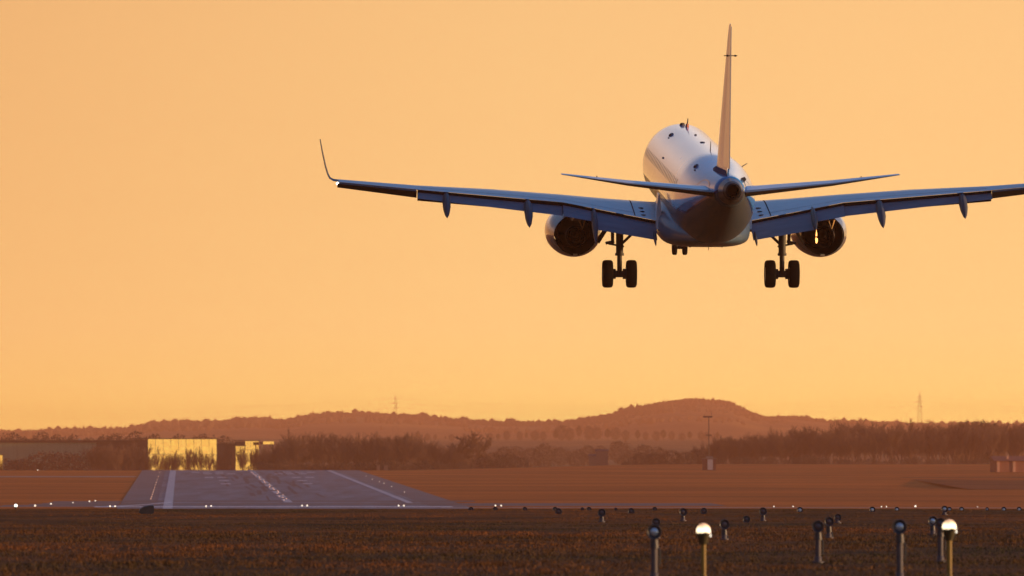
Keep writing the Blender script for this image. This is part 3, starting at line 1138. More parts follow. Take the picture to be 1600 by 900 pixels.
TINY = [(820, 796.5, 'tiny dark lamp at the meadow edge, first one right of the runway lights'), (867, 797, 'tiny dark lamp touching a larger one at the meadow edge'),
        (910, 795.5, 'tiny flat dark lamp at the meadow edge left of the biggest edge lamp'), (920, 796.5, 'tiny dark lamp almost touching the biggest edge lamp'),
        (962, 796, 'tiny flat dark lamp at the meadow edge right of the biggest edge lamp'), (1023, 796, 'tiny dark lamp at the meadow edge above the nearest lamp post'),
        (736, 796.5, 'tiny dark lamp at the meadow edge, leftmost of its row'), (774, 797, 'dark low lamp at the meadow edge below a pair of lit runway lights'),
        (1401, 797, 'tiny dim lamp at the meadow edge above the tall pale-lensed lamp'), (1483, 797, 'tiny lamp touching the pale-lensed one above the right lit dome'),
        (1502, 797, 'tiny dim lamp at the meadow edge just right of the right lit dome'), (1568, 797, 'tiny greyish lamp at the meadow edge, second from the right border'),
        (1592, 797, 'tiny greyish lamp at the meadow edge, nearest to the right border'), (1542, 795.5, 'tiny black lamp speck at the meadow edge between the dim lamps')]
for px, py, lab in TINY:
    approach_light(px, py, 258, .085 if px not in (910, 962, 1542) else .06, lab, 'bright' if px > 1390 else 'dull')


def flash_light(px, py, Y, label):
    c = at(px, py, Y)
    g = gz(c.x, c.y)
    root = empty('flashing_light', (c.x, c.y, g))
    tag(root, label, 'airfield light', 'lit dome lamps on yellow posts')
    h = c.z - g
    b = MB()
    b.tube((0, 0, 0), (0, 0, h - .10), .034, .034, 14)
    bolted_foot(b, .034)
    b.build('post', M_ypost, root)
    b = MB()
    b.lathe([(h - .19, .05), (h - .11, .075), (h - .06, .10), (h - .04, .10)], axis='Z', n=24)
    b.box((.03, -.085, h - .05), (.05, .03, .04))
    b.box((-.05, -.08, h - .055), (.05, .03, .03))
    b.build('lamp_base', M_olive, root)
    b = MB()
    b.lathe([(h - .04, .088), (h - .005, .094), (h + .035, .084), (h + .07, .054), (h + .086, .018), (h + .088, .004)], axis='Z', n=28)
    b.build('lit_dome', M_glow, root)
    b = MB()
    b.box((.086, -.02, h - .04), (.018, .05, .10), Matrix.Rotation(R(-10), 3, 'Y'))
    b.build('glowing_tab', M_spark, root)  # this tab glows by its own emission


flash_light(1099, 828, 105, 'glowing white dome lamp on a slim yellow post, left one of the pair')
flash_light(1483, 822, 106, 'glowing white dome lamp on a yellow-green post, right one of the pair')

# low dark light housing left in the grass
c = at(229, 806.5, 237)
root = empty('light_housing', (c.x, c.y, 0), (0, 0, R(3)))
tag(root, 'low dark hooded lamp box standing alone in the grass before the runway', 'lamp box')
b = MB()
rr = []
for x, hz, z0 in ((-.22, .10, .05), (-.19, .17, .04), (-.08, .235, .03), (.08, .27, .03), (.19, .275, .03), (.22, .25, .05)):
    rr.append([(x, -.2, z0), (x, .2, z0), (x, .2, hz), (x, .1, hz + .02), (x, -.1, hz + .02), (x, -.2, hz)])
b.rings(rr, smooth=False)
b.build('housing', M_head, root)
b = MB()
b.tube((.14, -.1, 0), (.14, -.1, .05), .02, .02, 8)
b.build('leg', M_post, root)
b = MB()
b.tube((-.14, -.1, 0), (-.14, -.1, .06), .02, .02, 8)
b.build('leg', M_post, root)

# small lit lamps on the runway slope
b = MB()
b.lathe([(0, .16), (.08, .15), (.12, .10)], axis='Z', n=10, mi=1)
b.lathe([(.12, .13), (.24, .15), (.36, .10), (.40, .02)], axis='Z', n=10)
ME_lit = b.mesh('runway_light', [M_spark, M_head])
b = MB()
b.lathe([(0, .16), (.06, .15), (.08, .10)], axis='Z', n=10, mi=1)
b.lathe([(.08, .10), (.16, .12), (.24, .08), (.27, .02)], axis='Z', n=10)
ME_amb = b.mesh('runway_light', [M_amber, M_head])


b = MB()
b.lathe([(0, .16), (.06, .15), (.08, .10)], axis='Z', n=10, mi=1)
b.lathe([(.08, .10), (.16, .12), (.24, .08), (.27, .02)], axis='Z', n=10)
ME_dim = b.mesh('runway_light', [mat('dim_lit_lamp', (.8, .7, .6), .3, emit=(1.0, .82, .62), estr=1.0), M_head])


def runway_light(px, py, label, group, me=ME_lit, k=1.0):
    p = hit(px, min(py, 793.2))
    o = bpy.data.objects.new('runway_light', me)
    COL.objects.link(o)
    o.location = (p.x, p.y, p.z + .03)
    o.scale = (k * .66, k * .66, k * .66)
    tag(o, label, 'runway light', group)


for px, py in ((172, 793), (180, 793), (322, 793), (330, 792.5), (472, 792), (480, 792), (623, 792), (631, 792), (774, 792), (783, 792)):
    runway_light(px, py, 'lit white lamp of the paired row across the near end of the runway', 'paired threshold lights', k=1.25)
for px, py, k in ((55, 792.5, 1.5), (80, 789.3, 1.3), (114, 787, .9), (140, 785, 1.1), (149, 784, 1.0)):
    runway_light(px, py, 'lit white lamp of the slanting row left of the runway', 'slanting row of lights left of the runway', k=k)
for px, py, k in ((1209, 793, .9), (1239, 793, .9), (1377, 793, .9), (1385, 793, .9), (1430, 793.2, 1.6), (1527, 792, .6)):
    runway_light(px, py, 'tiny lit lamp on the line where meadow and red field meet at the right', 'lights along the meadow line', k=k)
for px, py in ((572, 744.5), (582, 749.5), (593, 753.5), (600, 756), (612, 761), (632, 770)):
    runway_light(px, py, 'lit lamp in the row along the right edge of the runway', 'right runway edge lights', ME_dim, k=1.0)
for k in range(11):
    f = (k / 10) ** .8
    runway_light(249.5 - 13.5 * f, 738.5 + 42 * f, 'tiny pinkish lamp in the row along the left edge of the runway', 'left runway edge lights', ME_amb, 1.0)
for k in range(22):
    f = (k / 21)
    py = 739.5 + 43 * f
    Y = 16.33 * F / (py - 643)
    p = Vector((rw(random.uniform(-.6, .6), Y), Y, 0))
    o = bpy.data.objects.new('runway_light', ME_amb)
    COL.objects.link(o)
    o.location = (p.x, p.y, gz(p.x, p.y) + .08)
    o.scale = (.85, .85, .6)
    tag(o, 'tiny pinkish lamp set in the centre line of the runway', 'runway light', 'centre line lights')
runway_light(59, 735.8, 'tiny lone lamp glinting on the red field left of the runway', None, ME_lit, 1.2)
# single ball lamp on a dark stem at the far left
c = at(25, 790, 275)
g = gz(c.x, c.y)
root = empty('ball_light', (c.x, c.y, g))
tag(root, 'bright ball lamp on a dark stem at the far left border', 'airfield light')
b = MB()
b.tube((0, 0, 0), (0, 0, c.z - g - .04), .03, .045, 10)
b.build('stem', M_head, root)
b = MB()
b.lathe([(-.06, .02), (-.045, .045), (0, .065), (.045, .045), (.06, .01)], (0, 0, c.z - g), axis='Z', n=16)
b.build('lit_ball', mat('ball_lamp_glass', (.9, .9, .85), .3, emit=(.95, 1.0, .86), estr=1.6), root)

# ------------------------------------------------------------------ hut with a wind mast
p = hit(1108, 734.5)
k = p.y / F
root = empty('mast_hut', (p.x, p.y, gz(p.x, p.y)))
tag(root, 'small dark equipment hut with a pale door and a tall instrument mast', 'hut')
M_hut = mat('dark_red_hut_paint', (.09, .03, .03), .7, noise=.2, nscale=2)
b = MB()
b.box((0, 0, 1.6), (3.7, 2.6, 3.2))
hut = b.build('wall', M_hut, root)
b = MB()
b.box((0, 0, 3.27), (4.0, 2.9, .14))
b.box((.1, 0, 3.6), (2.0, .8, .5))
b.build('roof', mat('grey_roofing', (.2, .18, .17), .7, noise=.2, nscale=2), root)
b = MB()
b.box((.25, -1.33, 1.6), (1.5, .06, 2.9))
b.build('door', mat('pale_door_paint', (.48, .46, .45), .5, noise=.1, nscale=2), root)
b = MB()
b.tube((-.1, 0, 3.3), (-.1, 0, 15.1), .16, .12, 8)
b.box((-.1, 0, 9.8), (1.7, .5, .28))
b.box((-.4, 0, 14.9), (2.6, .6, .42))
b.tube((.6, 0, 15), (.6, 0, 16.4), .05, .04, 6)
b.tube((-1.3, 0, 15), (-1.3, 0, 15.5), .05, .05, 6)
b.build('mast', mat('dark_mast_steel', (.05, .035, .035), .6, noise=.2, nscale=3), root)

# ------------------------------------------------------------------ buildings beyond the runway
M_wallg = mat('olive_hall_cladding', (.27, .30, .17), .8, noise=.12, nscale=.4, stretch=(4, 4, .2))
M_walld = mat('dark_brown_cladding', (.06, .045, .04), .8, noise=.15, nscale=.4, stretch=(4, 4, .2))
M_roofd = mat('dark_roof_edge', (.035, .028, .025), .8, noise=.15, nscale=1)
M_mirror = mat('sun_control_glass', (1.0, .88, .42), .035, metal=1.0, noise=.16, nscale=.7)
M_mull = mat('window_mullion', (.35, .28, .16), .5, noise=.2, nscale=2)
M_trim = mat('metal_trim', (.5, .45, .4), .4, metal=.6, noise=.1, nscale=2)
BY = 2680.0


def px_x(px, Y):
    return (px - 800) / F * Y


def px_z(py, Y):
    return EYE + (HORIZON - py) / F * Y


base = -6.5
x0, x1 = px_x(-40, BY), px_x(232, BY)
root = empty('long_hall', ((x0 + x1) / 2, BY + 12, base))
tag(root, 'long low olive hall with a dark flat roof edge at the far left', 'hall')
ht = px_z(691.5, BY) - base
wd = x1 - x0
b = MB()
b.box((-.15 * wd, 0, ht / 2), (.7 * wd, 24, ht))
b.build('wall', M_wallg, root)
b = MB()
b.box((.35 * wd + .05, .3, ht / 2), (.3 * wd - .1, 24, ht))
b.build('dark_wall', M_walld, root)
b = MB()
b.box((0, 0, ht + .42), (wd + .6, 25, .8))
b.build('roof', M_roofd, root)
for kx in (-.46, .10):
    b = MB()
    b.box((wd * kx, -8, ht + 1.1), (.5, .5, .5))
    b.build('roof_vent', M_trim, root)


def glass_block(name, label, pxa, pxb, ytop, Y, ang, depth, cols, rows, extra=None):
    """block whose mirror-glass front turns by ang degrees towards the right"""
    xa, xb = px_x(pxa, Y), px_x(pxb, Y)
    W = (xb - xa) / math.cos(R(ang))
    H = px_z(ytop, Y) - base
    root = empty(name, ((xa + xb) / 2, Y, base), (0, 0, R(ang)))
    tag(root, label, 'office block')
    b = MB()
    b.box((0, depth / 2 + .3, H / 2 - .1), (W - .3, depth, H - .2))
    b.build('wall', M_walld, root)
    b = MB()
    rs = random.Random(hash(pxa) % 97)
    cw, ch = W / cols, H / rows
    for i in range(cols):
        for j in range(rows):
            dx, dz = rs.gauss(0, .003), rs.gauss(.030, .004)
            X0, X1, Z0, Z1 = -W / 2 + i * cw, -W / 2 + (i + 1) * cw, j * ch, (j + 1) * ch
            q = []
            for X, Z in ((X0, Z0), (X1, Z0), (X1, Z1), (X0, Z1)):
                q.append((X, .08 + (X - (X0 + X1) / 2) * dx + (Z - (Z0 + Z1) / 2) * dz, Z))
            b.poly(q)
    b.build('glass_front', M_mirror, root, fix=False)
    b = MB()
    for i in range(cols + 1):
        b.box((-W / 2 + i * cw, .05, H / 2), (.05, .10, H))
    for j in range(rows + 1):
        b.box((0, .03, j * ch), (W, .10, .09))
    b.build('window_frame', M_mull, root)
    b = MB()
    b.box((0, depth / 2, H + .14), (W + .5, depth + .6, .25))
    b.build('roof', M_roofd, root)
    return root


glass_block('glass_office', 'wide office block with a golden mirror-glass front behind bare trees', 232.5, 338, 686, BY - 4, 25, 14, 9, 3)
glass_block('glass_annex', 'lower glass block shining gold left of the stair tower', 368.5, 383, 697, BY - 2, 25, 9, 4, 4)
glass_block('glass_tower', 'narrow tall glass stair tower shining gold, right of the wide office block', 383.5, 404.5, 689, BY + 2, 25, 9, 5, 5)
glass_block('glint_glass_block', 'small mirror-glass block added for an orange glint at the left border below the hall', -6, 4.5, 711, 2500, 25, 3, 2, 1)  # mirror block added to make a small orange glint
xa, xb = px_x(338, BY), px_x(370, BY)
root = empty('link_building', ((xa + xb) / 2, BY + 22, base))
tag(root, 'dark brown link building between the two golden glass blocks', 'building')
h2 = px_z(694, BY) - base
b = MB()
b.box((0, 0, h2 / 2), (xb - xa + 6, 12, h2))
b.build('wall', M_walld, root)
b = MB()
b.box((0, 0, h2 + .15), (xb - xa + 6.5, 12.6, .28))
b.build('roof', M_roofd, root)
# roof light band beside the tower: a canopy with a mirror fascia on two posts
xa, xb = px_x(411, BY), px_x(428, BY)
zc = px_z(692, BY) - base
root = empty('canopy', ((xa + xb) / 2, BY, base), (0, 0, R(25)))
tag(root, 'raised canopy with a thin golden shining edge right of the stair tower', 'canopy')
wc = (xb - xa) / math.cos(R(25))
b = MB()
b.box((0, 1.4, zc), (wc, 2.6, .7))
b.build('roof', M_roofd, root)
b = MB()
b.box((0, .02, zc), (wc - .1, .1, .95), Matrix.Rotation(R(-1.8), 3, 'X'))
b.build('fascia', M_mirror, root)
for sx in (-1, 1):
    b = MB()
    b.tube((sx * wc * .42, 1.4, 0), (sx * wc * .42, 1.4, zc - .35), .14, .14, 8)
    b.build('post', M_mull, root)

# low red house at the right border
p = hit(1578, 737)
root = empty('brick_house', (p.x, p.y, gz(p.x, p.y)), (0, 0, R(8)))
tag(root, 'low reddish house with pale pillars at the right border of the field', 'house')
M_brick = mat('red_brown_render', (.28, .11, .07), .8, noise=.15, nscale=.8)
M_pier = mat('pale_red_pier', (.62, .34, .22), .7, noise=.1, nscale=1)
b = MB()
b.box((1.5, 0, 1.5), (12.6, 7, 3.0))
b.build('wall', M_brick, root)
b = MB()
rr = [[(-5.3, -4.2, 3.0), (-5.3, 0, 4.3), (-5.3, 4.2, 3.0)], [(8.3, -4.2, 3.0), (8.3, 0, 4.3), (8.3, 4.2, 3.0)]]
b.rings(rr, smooth=False)
b.build('roof', mat('brown_tile_roof', (.22, .07, .035), .75, noise=.2, nscale=1.5), root)
for x in (-4.0, 0.4, 4.6):
    b = MB()
    b.box((x, -3.62, 1.45), (.75, .2, 2.9))
    b.build('pillar', M_pier, root)
b = MB()
b.box((-1.2, -2.4, 4.0), (.5, .5, .9))
b.build('chimney', M_pier, root)

# pale sheds and boxes by the field edge
M_pale = mat('pale_shed_paint', (.20, .12, .085), .7, noise=.12, nscale=1)
for px, py, wq, hq, lab, Y in ((925, 725, 2.2, 2.6, 'small pale shed at the field edge left of the instrument mast', 2620), (940, 725, 4.2, 4.4, 'broader faint pale shed beside the small one left of the mast', 2750)):
    z = px_z(py, Y)
    root = empty('shed', (px_x(px, Y), Y, gz(px_x(px, Y), Y)))
    tag(root, lab, 'shed')
    up = z - gz(px_x(px, Y), Y)
    b = MB()
    b.box((0, 0, (hq + up) / 2), (wq, 3, hq + up))
    b.build('wall', M_pale, root)
    b = MB()
    b.rings([[(-wq / 2 - .2, -1.7, hq + up), (-wq / 2 - .2, 0, hq + up + .7), (-wq / 2 - .2, 1.7, hq + up)], [(wq / 2 + .2, -1.7, hq + up), (wq / 2 + .2, 0, hq + up + .7), (wq / 2 + .2, 1.7, hq + up)]], smooth=False)
    b.build('roof', M_walld, root)
for px, wq in ((591, .95), (603, 1.1)):
    p = hit(px, 734.5)
    b = MB()
    b.box((0, 0, .65), (wq, .6, 1.3), taper=.92)
    b.box((0, 0, 1.36), (wq + .1, .7, .1))
    o = b.build('control_box', M_pale, None, loc=(p.x, p.y, gz(p.x, p.y)))
    tag(o, 'small white control box at the far end of the runway, ' + ('left' if px < 600 else 'right') + ' one of the two', 'box', 'white boxes at the runway end')

# ------------------------------------------------------------------ trees and shrubs
M_bark = mat('winter_bark', (.09, .053, .036), .9, noise=.25, nscale=2)
M_twig = mat('winter_twigs', (.115, .06, .040), .9, noise=.25, nscale=.6)
M_ever = mat('evergreen_needles', (.030, .032, .016), .9, noise=.35, nscale=.8)
M_shrub = mat('dry_shrub', (.06, .038, .026), .9, noise=.3, nscale=.9)


def seg(vv, ff, a, b, r0, r1):
    d = (b - a)
    u = d.cross(Vector((.3, .9, .1))).normalized()
    v = d.cross(u).normalized()
    i = len(vv)
    for c, r in ((a, r0), (b, r1)):
        for k in range(3):
            an = 2.094 * k
            vv.append(c + (u * math.cos(an) + v * math.sin(an)) * r)
    for k in range(3):
        l = (k + 1) % 3
        ff.append((i + k, i + l, i + 3 + l, i + 3 + k))


def bare_tree(seed, h, spread, up=.75, levels=4, twig=.035):
    rs = random.Random(seed)
    tv, tf, cv, cf = [], [], [], []
    th = h * rs.uniform(.24, .36)
    pts = [Vector((0, 0, 0))]
    for k in range(1, 5):
        pts.append(Vector((rs.gauss(0, .10) * k, rs.gauss(0, .10) * k, th * k / 4)))
    r = h * .017
    for a, b_ in zip(pts[:-1], pts[1:]):
        seg(tv, tf, a, b_, r, r * .9)
        r *= .9

    def grow(p, d, ln, r, lv):
        n = 3
        q = p
        for k in range(n):
            d = (d + Vector((rs.gauss(0, .16), rs.gauss(0, .16), rs.gauss(.05, .10)))).normalized()
            e = q + d * ln / n
            (seg(tv, tf, q, e, r, r * .8) if lv == levels else seg(cv, cf, q, e, max(r, twig), max(r * .8, twig)))
            r *= .8
            if lv > 0:
                for _ in range(2 if lv > 1 else 3):
                    a = rs.uniform(0, 6.283)
                    o = Vector((math.cos(a), math.sin(a), rs.uniform(-.1, .7) * up + .25)).normalized()
                    grow(e, (d * .75 + o * spread).normalized(), ln * rs.uniform(.45, .68), r * .6, lv - 1)
            q = e
    top = pts[-1]
    for k in range(rs.randint(3, 4)):
        a = 2.1 * k + rs.uniform(-.5, .5)
        grow(top if k else pts[-1], Vector((math.cos(a) * spread, math.sin(a) * spread, up * 1.25)).normalized(), h * rs.uniform(.34, .42), r * .75, levels - 1)
    grow(top, Vector((rs.gauss(0, .12), rs.gauss(0, .12), 1)), h * .42, r * .8, levels - 1)
    zmax = max(v.z for v in cv)
    k = h / zmax
    out = []
    for nm, vv, ff, m in (('trunk', tv, tf, M_bark), ('crown', cv, cf, M_twig)):
        me = bpy.data.meshes.new(nm)
        me.from_pydata([tuple(v * k) for v in vv], [], ff)
        me.materials.append(m)
        me.update()
        out.append(me)
    return out


def leafy(seed, h, wdt, kind):
    rs = random.Random(seed)
    b = MB()
    b.tube((0, 0, 0), (rs.gauss(0, .1), rs.gauss(0, .1), h * (.75 if kind == 'ever' else .4)), h * .02, h * .008, 6)
    tr = b.mesh('trunk', M_bark)
    vv, ff = [], []
    n = 2200
    for k in range(n):
        while True:
            p = Vector((rs.uniform(-1, 1), rs.uniform(-1, 1), rs.uniform(-1, 1)))
            if p.length < 1:
                break
        if rs.random() < .7:
            p = p.normalized() * rs.uniform(.72, 1.02)
        lump = .78 + .22 * math.sin(p.x * 5 + seed) * math.cos(p.y * 4 + p.z * 6 + seed)
        if kind == 'ever':
            zz = h * (.62 + .38 * p.z)
            sc = wdt / 2 * (1.0 if p.z < 0 else 1 - .35 * p.z)
        else:
            zz = h * (.5 + .5 * p.z)
            sc = wdt / 2
        c = Vector((p.x * sc * lump, p.y * sc * lump, max(.05, zz * (.86 + .14 * lump))))
        s_ = rs.uniform(.10, .27) * (h / 8) ** .5
        u = Vector((rs.gauss(0, 1), rs.gauss(0, 1), rs.gauss(0, 1))).normalized() * s_
        v = u.cross(Vector((rs.gauss(0, 1), rs.gauss(0, 1), rs.gauss(0, 1)))).normalized() * s_ * .7
        i = len(vv)
        vv += [c - u, c - v * .7, c + u, c + v]
        ff.append((i, i + 1, i + 2, i + 3))
    me = bpy.data.meshes.new('crown')
    me.from_pydata([tuple(v) for v in vv], [], ff)
    me.materials.append(M_ever if kind == 'ever' else M_shrub)
    me.update()
    return tr, me


BARE = [bare_tree(100 + k, 15, sp, up, 4) for k, (sp, up) in enumerate(((.55, .9), (.45, 1.0), (.70, .8), (.5, .95), (.38, 1.1), (.62, .85), (.42, 1.05)))]
BROAD = bare_tree(300, 14, 1.15, .6, 4, .075)
SHRUB = [leafy(400 + k, 5, 9, 'shrub') for k in range(3)]
EVER = [leafy(500 + k, 14, 8.5, 'ever') for k in range(3)]
ROUND = [leafy(600 + k, 9, 9, 'shrub') for k in range(2)]


def plant(name, pair, px, ytop, Y, proto_h, label, cat, group, wk=1.0, rs=random):
    x = px_x(px, Y)
    g = gz(x, Y)
    h = px_z(ytop, Y) - g
    root = empty(name, (x, Y, g), (0, 0, rs.uniform(0, 6.28)))
    tag(root, label, cat, group)
    k = h / proto_h
    for me in pair:
        o = bpy.data.objects.new(me.name.split('.')[0], me)
        COL.objects.link(o)
        o.parent = root
        o.scale = (k * wk, k * wk, k)
    return root


T = random.Random(5)
G1 = 'bare trees in the row behind the runway end'


def toprow(px):
    return float(np.interp(px, [0, 140, 230, 340, 400, 430, 470, 560, 640, 690, 740, 800, 860], [706, 696, 690, 690, 684, 676, 676, 674, 676, 690, 704, 706, 706]))


px = 146.0
while px < 730:
    for row in range(2):
        Y = 2440 + row * 130 + T.uniform(-40, 40) if px > 405 or px < 225 else 2470 + T.uniform(-30, 60)
        top = toprow(px) + T.gauss(1, 3.4) + row * 1.0
        if 400 < px < 436:
            top = max(top, 698)
        if 225 < px < 405:
            if row == 1:
                continue
            top = 695 + abs(T.gauss(0, 6))
        plant('bare_tree', T.choice(BARE), px + T.uniform(-5, 5), top, Y, 15,
              'thin bare winter tree before the golden glass fronts' if 225 < px < 405 else 'bare winter tree in the brown row behind the runway end' if px >= 405 else 'bare winter tree before the dark right half of the long hall',
              'tree', 'bare trees before the glass fronts' if 225 < px < 405 else G1 if px >= 405 else 'bare trees before the hall', T.uniform(.75, 1.1) if not 225 < px < 405 else T.uniform(.42, .6))
    px += T.uniform(8, 12) if px > 400 or px < 225 else T.uniform(8, 13)
plant('bare_tree', BROAD, 738, 672, 2420, 14, 'broad fan-shaped bare tree standing out at the right end of the row', 'tree', None, 1.0)
G2 = 'bare trees of the wood at the right'
px = 1092.0
while px < 1625:
    for row in range(3):
        top = float(np.interp(px, [1090, 1120, 1160, 1200, 1260, 1330, 1380, 1500, 1560, 1610], [692, 682, 672, 668, 662, 656, 658, 656, 658, 657])) + T.gauss(3, 4.5) + (0, 2, 6)[row]
        Y = (2760, 2660, 2590)[row] + T.uniform(-40, 40)
        plant('bare_tree', T.choice(BARE), px + T.uniform(-6, 6), top, Y, 15, 'bare winter tree inside the dense brown wood at the right', 'tree', G2, T.uniform(.75, 1.1))
    px += T.uniform(9, 13)
for k, (px, top) in enumerate(((1498, 657), (1509, 655), (1522, 656), (1533, 654), (1544, 656), (1553, 659))):
    plant('evergreen_tree', EVER[k % 3], px, top, 2840, 14, 'dark round-topped evergreen rising above the bare wood at the right', 'tree', 'evergreens above the right wood', .8)
for px, top, wk, lab in ((72, 704, 1.5, 'broad dark bush before the middle of the olive hall'), (100, 704, 1.4, 'dark bush joined to the broad one before the olive hall'), (128, 708, 1.2, 'dark bush before the right end of the olive wall'),
                         (12, 715, 1.8, 'low dark bush at the left border before the hall'), (36, 716, 1.6, 'low dark bush between the border bush and the broad one'),
                         (770, 706, 1.2, 'dark bush right of the fan-shaped tree'), (795, 707, 1.3, 'outermost bush of the clump right of the fan-shaped tree'), (752, 712, 1.2, 'low bush under the fan-shaped tree'),
                         (978, 720, 1.0, 'tiny low bush left of the hedge near the mast'), (1003, 706, 1.2, 'left end bush of the dark hedge left of the mast'), (1025, 706, 1.2, 'second bush of the dark hedge left of the mast'),
                         (1048, 702, 1.2, 'tallest bush in the dark hedge left of the mast'), (1070, 704, 1.2, 'bush of the dark hedge touching the mast from the left'), (1090, 700, 1.2, 'bush directly behind the mast hut')):
    plant('shrub', T.choice(SHRUB), px, top, 2560 + T.uniform(-20, 20), 5, lab, 'bush', 'bushes along the field edge', wk * .8)
for k in range(40):
    px = 1105 + k * 13.2 + T.uniform(-4, 4)
    plant('shrub', SHRUB[k % 3], px, 716 + T.gauss(0, 3), 2545 + T.uniform(-25, 25), 5, 'low undergrowth bush along the foot of the right wood', 'bush', 'undergrowth of the right wood', T.uniform(.8, 1.3))
for k in range(26):
    px = 408 + k * 13 + T.uniform(-4, 4)
    plant('shrub', SHRUB[k % 3], px, 722 + T.gauss(0, 2.5), 2410 + T.uniform(-15, 15), 5, 'low undergrowth bush along the foot of the left tree row', 'bush', 'undergrowth of the left tree row', T.uniform(.8, 1.3))
for k in range(14):
    px = (-8, 19, 38, 66, 88, 114, 136, 163, 182, 214, 240, 280, 318, 350)[k]
    top = (673, 674, 680, 672, 677, 677, 682, 678, 675, 672, 676, 677, 676, 679)[k]
    plant('round_tree', ROUND[k % 2], px, top, 3100 + T.uniform(-80, 80), 9, 'hazy round-crowned tree peeping over the long hall roof' if px < 225 else 'hazy round-crowned tree showing above the glass office roof', 'tree', 'round trees behind the hall' if px < 225 else 'round trees behind the glass office', T.uniform(.8, 1.1))
for k in range(34):
    px = 652 + k * 14.2 + T.uniform(-4, 4)
    top = float(np.interp(px, [640, 760, 820, 900, 925, 950, 970, 1000, 1100, 1150], [676, 679, 672, 669, 663, 668, 665, 673, 673, 670])) + T.gauss(0, 2.2)
    plant('round_tree', ROUND[k % 2] if k % 3 else EVER[k % 2], px, top, 5900 + T.uniform(-200, 200), 9 if k % 3 else 14, 'hazy tree of the belt across the far slope below the hill', 'tree', 'tree belt on the far slope', T.uniform(.8, 1.2))
for k in range(16):
    px = 700 + k * 22 + T.uniform(-7, 7)
    plant('round_tree', ROUND[k % 2], px, 694 + T.gauss(4, 5), 3500 + T.uniform(-200, 200), 9, 'faint hazy bushy tree on the orange slope behind the field', 'tree', 'bushy trees on the near slope', T.uniform(1.0, 1.6))

# far-off woods on the ridge: one mass
rs = np.random.default_rng(3)
n = 20000
pxs = rs.uniform(-350, 1950, n)
dep = rs.random(n) ** 2.2
Yt = RY + 60 - dep * 3600
X = (pxs - 800) / F * Yt
dens = value_noise(X / 200 + 9, Yt / 400, 4)
keep = (dens > .40) | (dep < .10)
X, Yt = X[keep], Yt[keep]
Z = ground(X, Yt)
hh = rs.uniform(3.2, 6.5, len(X)) * (1 + .5 * (rs.random(len(X)) < .06))
pxk = 800 + X / Yt * F
hh *= .55 + .9 * value_noise(X / 45, Yt / 300, 12)
hh *= np.interp(pxk, [-300, 200, 230, 440, 470, 640, 990, 1040, 1160, 1200, 1250, 1600], [1, 1, 1.15, 1.1, .9, 1.0, .95, .7, .8, .55, .8, 1])
conif = rs.random(len(X)) < .35
VV, FF = [], []
prof_c = ((.0, .16), (.25, .34), (.6, .2), (1.0, .01))
prof_r = ((.0, .18), (.35, .50), (.75, .42), (1.0, .06))
K = 6
for i in range(len(X)):
    b0 = len(VV)
    pr = prof_c if conif[i] else prof_r
    for z, r in pr:
        for k in range(K):
            a = 2 * math.pi * k / K + rs.uniform(-.3, .3)
            q = r * hh[i] * (.75 + .5 * rs.random())
            VV.append((X[i] + q * math.cos(a), Yt[i] + q * math.sin(a), Z[i] + (z + rs.uniform(-.06, .06)) * hh[i] - .6))
    for j in range(3):
        for k in range(K):
            l = (k + 1) % K
            FF.append((b0 + j * K + k, b0 + j * K + l, b0 + (j + 1) * K + l, b0 + (j + 1) * K + k))
o = np_mesh('distant_woods', np.array(VV), np.array(FF), [mat('distant_foliage', (.12, .07, .036), .95, noise=.4, nscale=.08)], False)
tag(o, 'hazy brown woods covering the far ridge', 'woods', kind='stuff')

# ------------------------------------------------------------------ pylons and power lines
M_pylon = mat('pylon_steel', (.10, .085, .08), .6, metal=.3, noise=.2, nscale=1)


def pylon(px, ytop, Y, label):
    x = px_x(px, Y)
    g = gz(x, Y)
    H = px_z(ytop, Y) - g
    root = empty('power_pylon', (x, Y, g))
    tag(root, label, 'pylon', 'lattice pylons on the ridge')
    b = MB()
    w0, w1 = H * .075, H * .012
    lev = [0, .2, .38, .54, .68, .8, .9, 1.0]
    for i in range(len(lev) - 1):
        za, zb = lev[i] * H, lev[i + 1] * H
        wa, wb = w0 + (w1 - w0) * lev[i] ** .8, w0 + (w1 - w0) * lev[i + 1] ** .8
        cs = ((-1, -1), (1, -1), (1, 1), (-1, 1))
        for k in range(4):
            a, c = cs[k], cs[(k + 1) % 4]
            b.tube((a[0] * wa, a[1] * wa, za), (a[0] * wb, a[1] * wb, zb), .09, .08, 4)
            b.tube((a[0] * wa, a[1] * wa, za), (c[0] * wb, c[1] * wb, zb), .04, .04, 4)
            b.tube((c[0] * wa, c[1] * wa, za), (a[0] * wb, a[1] * wb, zb), .04, .04, 4)
    b.build('lattice_tower', M_pylon, root)
    for f, arm in ((.70, .06), (.80, .08), (.90, .05)):
        b = MB()
        for sx in (-1, 1):
            b.tube((0, 0, f * H + .5), (sx * arm * H, 0, f * H), .14, .08, 4)
            b.tube((0, 0, f * H - .6), (sx * arm * H, 0, f * H), .12, .08, 4)
        b.build('cross_arm', M_pylon, root)
    return x, Y, g, H


